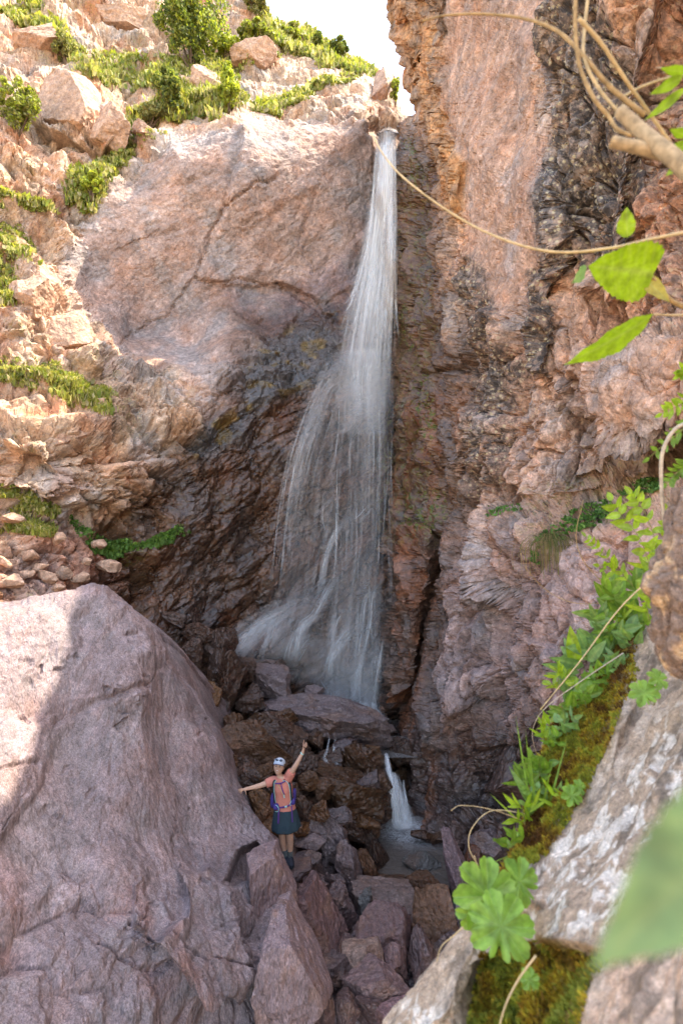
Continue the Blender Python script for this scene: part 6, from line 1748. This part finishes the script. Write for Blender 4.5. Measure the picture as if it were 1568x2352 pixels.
# cap
Vc = ICO[4][0].copy(); Vc[:, 2] = np.maximum(Vc[:, 2], -0.02); Vc = Vc * np.array([1.12, 1.12, 0.62]) + np.array([0, 0.02, 0.50])
cap = piece('cap', head(Vc), ICO[4][1].tolist(), M_CAPW)
def brim(off, th, grow=0.0):
    n1, n2 = 8, 21
    a_ = np.linspace(math.radians(205), math.radians(335), n2); top = []
    for k in range(n1):
        f = k / (n1 - 1)
        rx = 1.10 + 0.02 * f; ry = 1.08 + (0.80 + grow) * f
        top.append(np.stack([np.cos(a_) * rx, np.sin(a_) * ry * (1 - 0.25 * f * np.abs(np.cos(a_)) ** 2), 0.52 - 0.16 * f - 0.16 * np.cos(a_) ** 2 * f + off + 0 * a_], 1))
    return np.concatenate(top), gridfaces(n1, n2).tolist()
for off, mat, nm, gr in ((0.0, M_CAPW, 'brim', 0.0), (-0.07, M_CAPB, 'brim_underside', 0.10)):
    V, F = brim(off, 0, gr)
    o = piece(nm, head(V), F, mat, cap, pl=foot); so = o.modifiers.new('t', 'SOLIDIFY'); so.thickness = 0.004
for sx in (-1, 1):
    V, F = ell((sx * 0.38, -1.02, 0.80), (0.33, 0.12, 0.15)); piece('sunglass_lens', head(V), F, M_LENS, cap)
V, F = tube(head(np.array([[-1.15, -0.2, 0.74], [-0.8, -0.88, 0.86], [0, -1.16, 0.88], [0.8, -0.88, 0.86], [1.15, -0.2, 0.74]])), 0.004, 6); piece('sunglass_frame', V, F, M_CAPW, cap)

# clothes
TV = [1784, 1789, 1794, 1801, 1812, 1826, 1840, 1852, 1863]
TC = [642.5, 644, 646, 648.5, 650, 651, 652.5, 654, 655.5]
TH = [7.5, 15, 20, 21.5, 21.3, 20, 21.3, 23.3, 24.8]
TY = [0.050, 0.070, 0.092, 0.108, 0.125, 0.108, 0.105, 0.115, 0.122]
def torso(v): return np.interp(v, TV, TC), np.interp(v, TV, TH), np.interp(v, TV, TY)
def ring(v, grow_px=1.0, grow_y=0.008, n=40):
    c, hw, ry = torso(v)
    a_ = np.arange(n) / n * 2 * math.pi
    s_ = D0 / FPX
    return J(c, v)[None] + np.cos(a_)[:, None] * CAMR * (hw + grow_px) * s_ + np.sin(a_)[:, None] * np.array([0, 1.0, 0]) * (ry + grow_y)
g = Geo()
lev = np.concatenate([np.linspace(1785, 1862, 34)])
V = np.concatenate([ring(v) for v in lev]); F = []
for k in range(len(lev) - 1):
    for j in range(40): F.append((k*40+j, k*40+(j+1)%40, (k+1)*40+(j+1)%40, (k+1)*40+j))
F.append(tuple(range(40))); F.append(tuple(range(33*40+39, 33*40-1, -1)))
g.add(V, F)
V, F = tube(crom([J(637,1794), J(626,1794), J(617,1797.5,HAND_D*.12), J(611,1800,HAND_D*.2)], 14), np.linspace(0.078, 0.066, 14), 24); g.add(V, F)
V, F = tube(crom([J(652,1795), J(662,1786), J(667,1777,-.02), J(670,1772,-.03)], 14), np.linspace(0.085, 0.068, 14), 24); g.add(V, F)
shirt = g.build('shirt', M_SHIRT, person, loc=foot)
rm = shirt.modifiers.new('fuse', 'REMESH'); rm.mode = 'VOXEL'; rm.voxel_size = 0.007; rm.use_smooth_shade = True
sm_ = shirt.modifiers.new('soften', 'SMOOTH'); sm_.factor = 0.5; sm_.iterations = 4
# skirt
n = 96; a_ = np.arange(n) / n * 2 * math.pi
V = []; lv = np.linspace(0, 1, 18); s_ = D0 / FPX
for f in lv:
    vv_ = 1855 + 49 * f
    hem = f * (-6.0 * np.clip(np.cos(a_), 0, 1) ** 2)
    hw = 23.5 + 9.5 * f ** 0.8
    ry = 0.118 + 0.055 * f
    ruf = 1 + 0.035 * f * np.sin(a_ * 9 + 1) + 0.02 * f * np.sin(a_ * 5)
    V.append(J(654.5 + 2.5 * f, vv_)[None] + (np.cos(a_) * hw * ruf * s_)[:, None] * CAMR + (np.sin(a_) * ry * ruf)[:, None] * np.array([0, 1.0, 0]) - (hem * s_)[:, None] * np.array([0, 0, 1.0]))
V = np.concatenate(V); F = []
for k in range(17):
    for j in range(n): F.append((k*n+j, k*n+(j+1)%n, (k+1)*n+(j+1)%n, (k+1)*n+j))
sk = piece('skirt', V, F, M_SKIRT); so = sk.modifiers.new('t', 'SOLIDIFY'); so.thickness = 0.006
# socks and shoes
for (pts, rr) in (([J(665.8,1954,-.01), J(666,1962), J(667,1975,-.01)], 0.044), ([J(654,1952), J(655,1961), J(656,1973)], 0.044)):
    V, F = tube(crom(pts, 12), [rr*1.08, rr*1.02] + [rr] * 10, 20); piece('sock', V, F, M_SOCK)
for (a, b_, dd) in ((667.5, 1979, -0.05), (656.5, 1977, -0.04)):
    V, F = ell((0, 0, 0), (1, 1, 1), 4); V = V.copy()
    V[:, 2] = np.maximum(V[:, 2], -0.55); V[:, 2] *= np.where(V[:, 1] < 0, 0.75, 1.15)
    V = V * np.array([0.052, 0.135, 0.062]); V = V @ np.array(Matrix.Rotation(math.radians(12), 3, 'Z')).T + J(a, b_, dd)
    sh = piece('shoe', V, F, M_SHOE)
    V, F = ell((0, 0, 0), (1, 1, 1), 3); V = V.copy(); V[:, 2] = np.clip(V[:, 2], -0.4, 0.4); V = V * np.array([0.056, 0.14, 0.03]) @ np.array(Matrix.Rotation(math.radians(12), 3, 'Z')).T + J(a, b_, dd) - np.array([0, 0, 0.036])
    piece('sole', V, F, M_BLACK, sh)
V, F = tube(crom([J(693.5,1731.5,-.04), J(694.6,1729.5,-.04)], 4), 0.033, 16); piece('wrist_watch', V, F, M_TEAL)

# backpack, worn
pack = empty('backpack', foot)
tag(pack, 'purple and black backpack worn by the hiker, with teal trim', 'backpack')
V, F = ell((0, 0, 0), (1, 1, 1), 4); V = V.copy(); V = np.sign(V) * np.abs(V) ** 0.6
V = V * np.array([0.14, 0.12, 0.25]) + J(649, 1822, 0.24); piece('bag', V, F, M_PACK, pack)
V, F = ell((0, 0, 0), (1, 1, 1), 3); V = np.sign(V) * np.abs(V) ** 0.7
piece('side_pocket', V * np.array([0.04, 0.08, 0.11]) + J(627, 1838, 0.12), F, M_PACK, pack)
piece('side_pocket', V * np.array([0.03, 0.08, 0.11]) + J(676, 1828, 0.14), F, M_PACK, pack)
def onbody(u, v, lift=0.012):
    c, hw, ry = torso(v)
    x_ = np.clip((u - c) / (hw + 1.5), -0.999, 0.999)
    return J(u, v)[()] * 1.0 - np.array([0, 1.0, 0]) * ((ry + 0.008) * math.sqrt(1 - x_ * x_) + lift)
def strap(name, uvs, wpx, mat, lift=0.012, parent=pack, th=0.005):
    q = crom(uvs, 18)
    pts = np.array([onbody(a, b_, lift) for a, b_ in q])
    tg = np.gradient(pts, axis=0); tg /= np.linalg.norm(tg, axis=1, keepdims=True)
    sd = np.cross(tg, np.array([0, -1.0, 0.0])); sd /= np.linalg.norm(sd, axis=1, keepdims=True)
    w = wpx * D0 / FPX / 2
    V = np.concatenate([pts - sd * w, pts + sd * w]); F = [(j, j + 18, j + 19, j + 1) for j in range(17)]
    o = piece(name, V, F, mat, parent); so = o.modifiers.new('t', 'SOLIDIFY'); so.thickness = th
    return o
for line, w in (([(634,1787),(630,1791),(629.5,1800),(629.8,1814),(633,1838)], 4.4), ([(653,1787),(661,1790),(667,1797),(669.5,1811),(671,1832)], 4.4)):
    sp = strap('shoulder_strap', line, w, M_BLACK, 0.03)
    strap('trim', [(a + 2.2 * (1 if line[0][0] < 640 else -1), b_) for a, b_ in line], 1.2, M_TEAL, 0.036, sp)
strap('chest_strap', [(633,1793),(645,1792),(658,1789)], 2.6, M_PURP, 0.03)
strap('chest_buckle', [(650,1791.5),(655,1790)], 3.2, M_TEAL, 0.02)
strap('strap_tail', [(647,1792.5),(650,1803),(655.5,1817)], 2.2, M_PURP, 0.018)
strap('drinking_tube', [(634,1789),(643,1800),(654,1817)], 1.3, M_DRY, 0.02)
strap('tube_end', [(654,1817),(655,1824)], 2.6, M_TEAL, 0.022)
strap('hip_belt', [(634,1846),(645,1846.5),(660,1844),(674,1840)], 3.6, M_PURP, 0.014)
strap('hip_buckle', [(656,1844.7),(661,1843.7)], 4.4, M_TEAL, 0.02)
strap('strap_tail', [(643,1847),(642.5,1862),(641.5,1881)], 3.8, M_PURP, 0.045)
strap('strap_tail', [(671,1842),(672.5,1858),(673.5,1878)], 2.6, M_PURP, 0.055)
V, F = ell((0, 0, 0), (1, 1, 1), 3); V = np.sign(V) * np.abs(V) ** 0.7
po = piece('pouch', V * np.array([0.045, 0.04, 0.05]) + onbody(636, 1846, 0.015), F, M_PACK, pack)
strap('trim', [(632,1841),(638,1841),(642.5,1846),(641,1853),(634,1855)], 1.2, M_TEAL, 0.055, po)
po = piece('pouch', V * np.array([0.04, 0.04, 0.05]) + onbody(673, 1837, 0.01), F, M_PACK, pack)
strap('trim', [(669,1842),(668,1837),(671,1832)], 1.2, M_TEAL, 0.055, po)
stone('rock', 672, 2000, 90, 34, 8.62, 'flat stone the hiker stands on, beside the boulder', 0, 5201, MAUVE * .85, 0.4, group=G2, boxy=0.95, tip=0, deep=0.6)
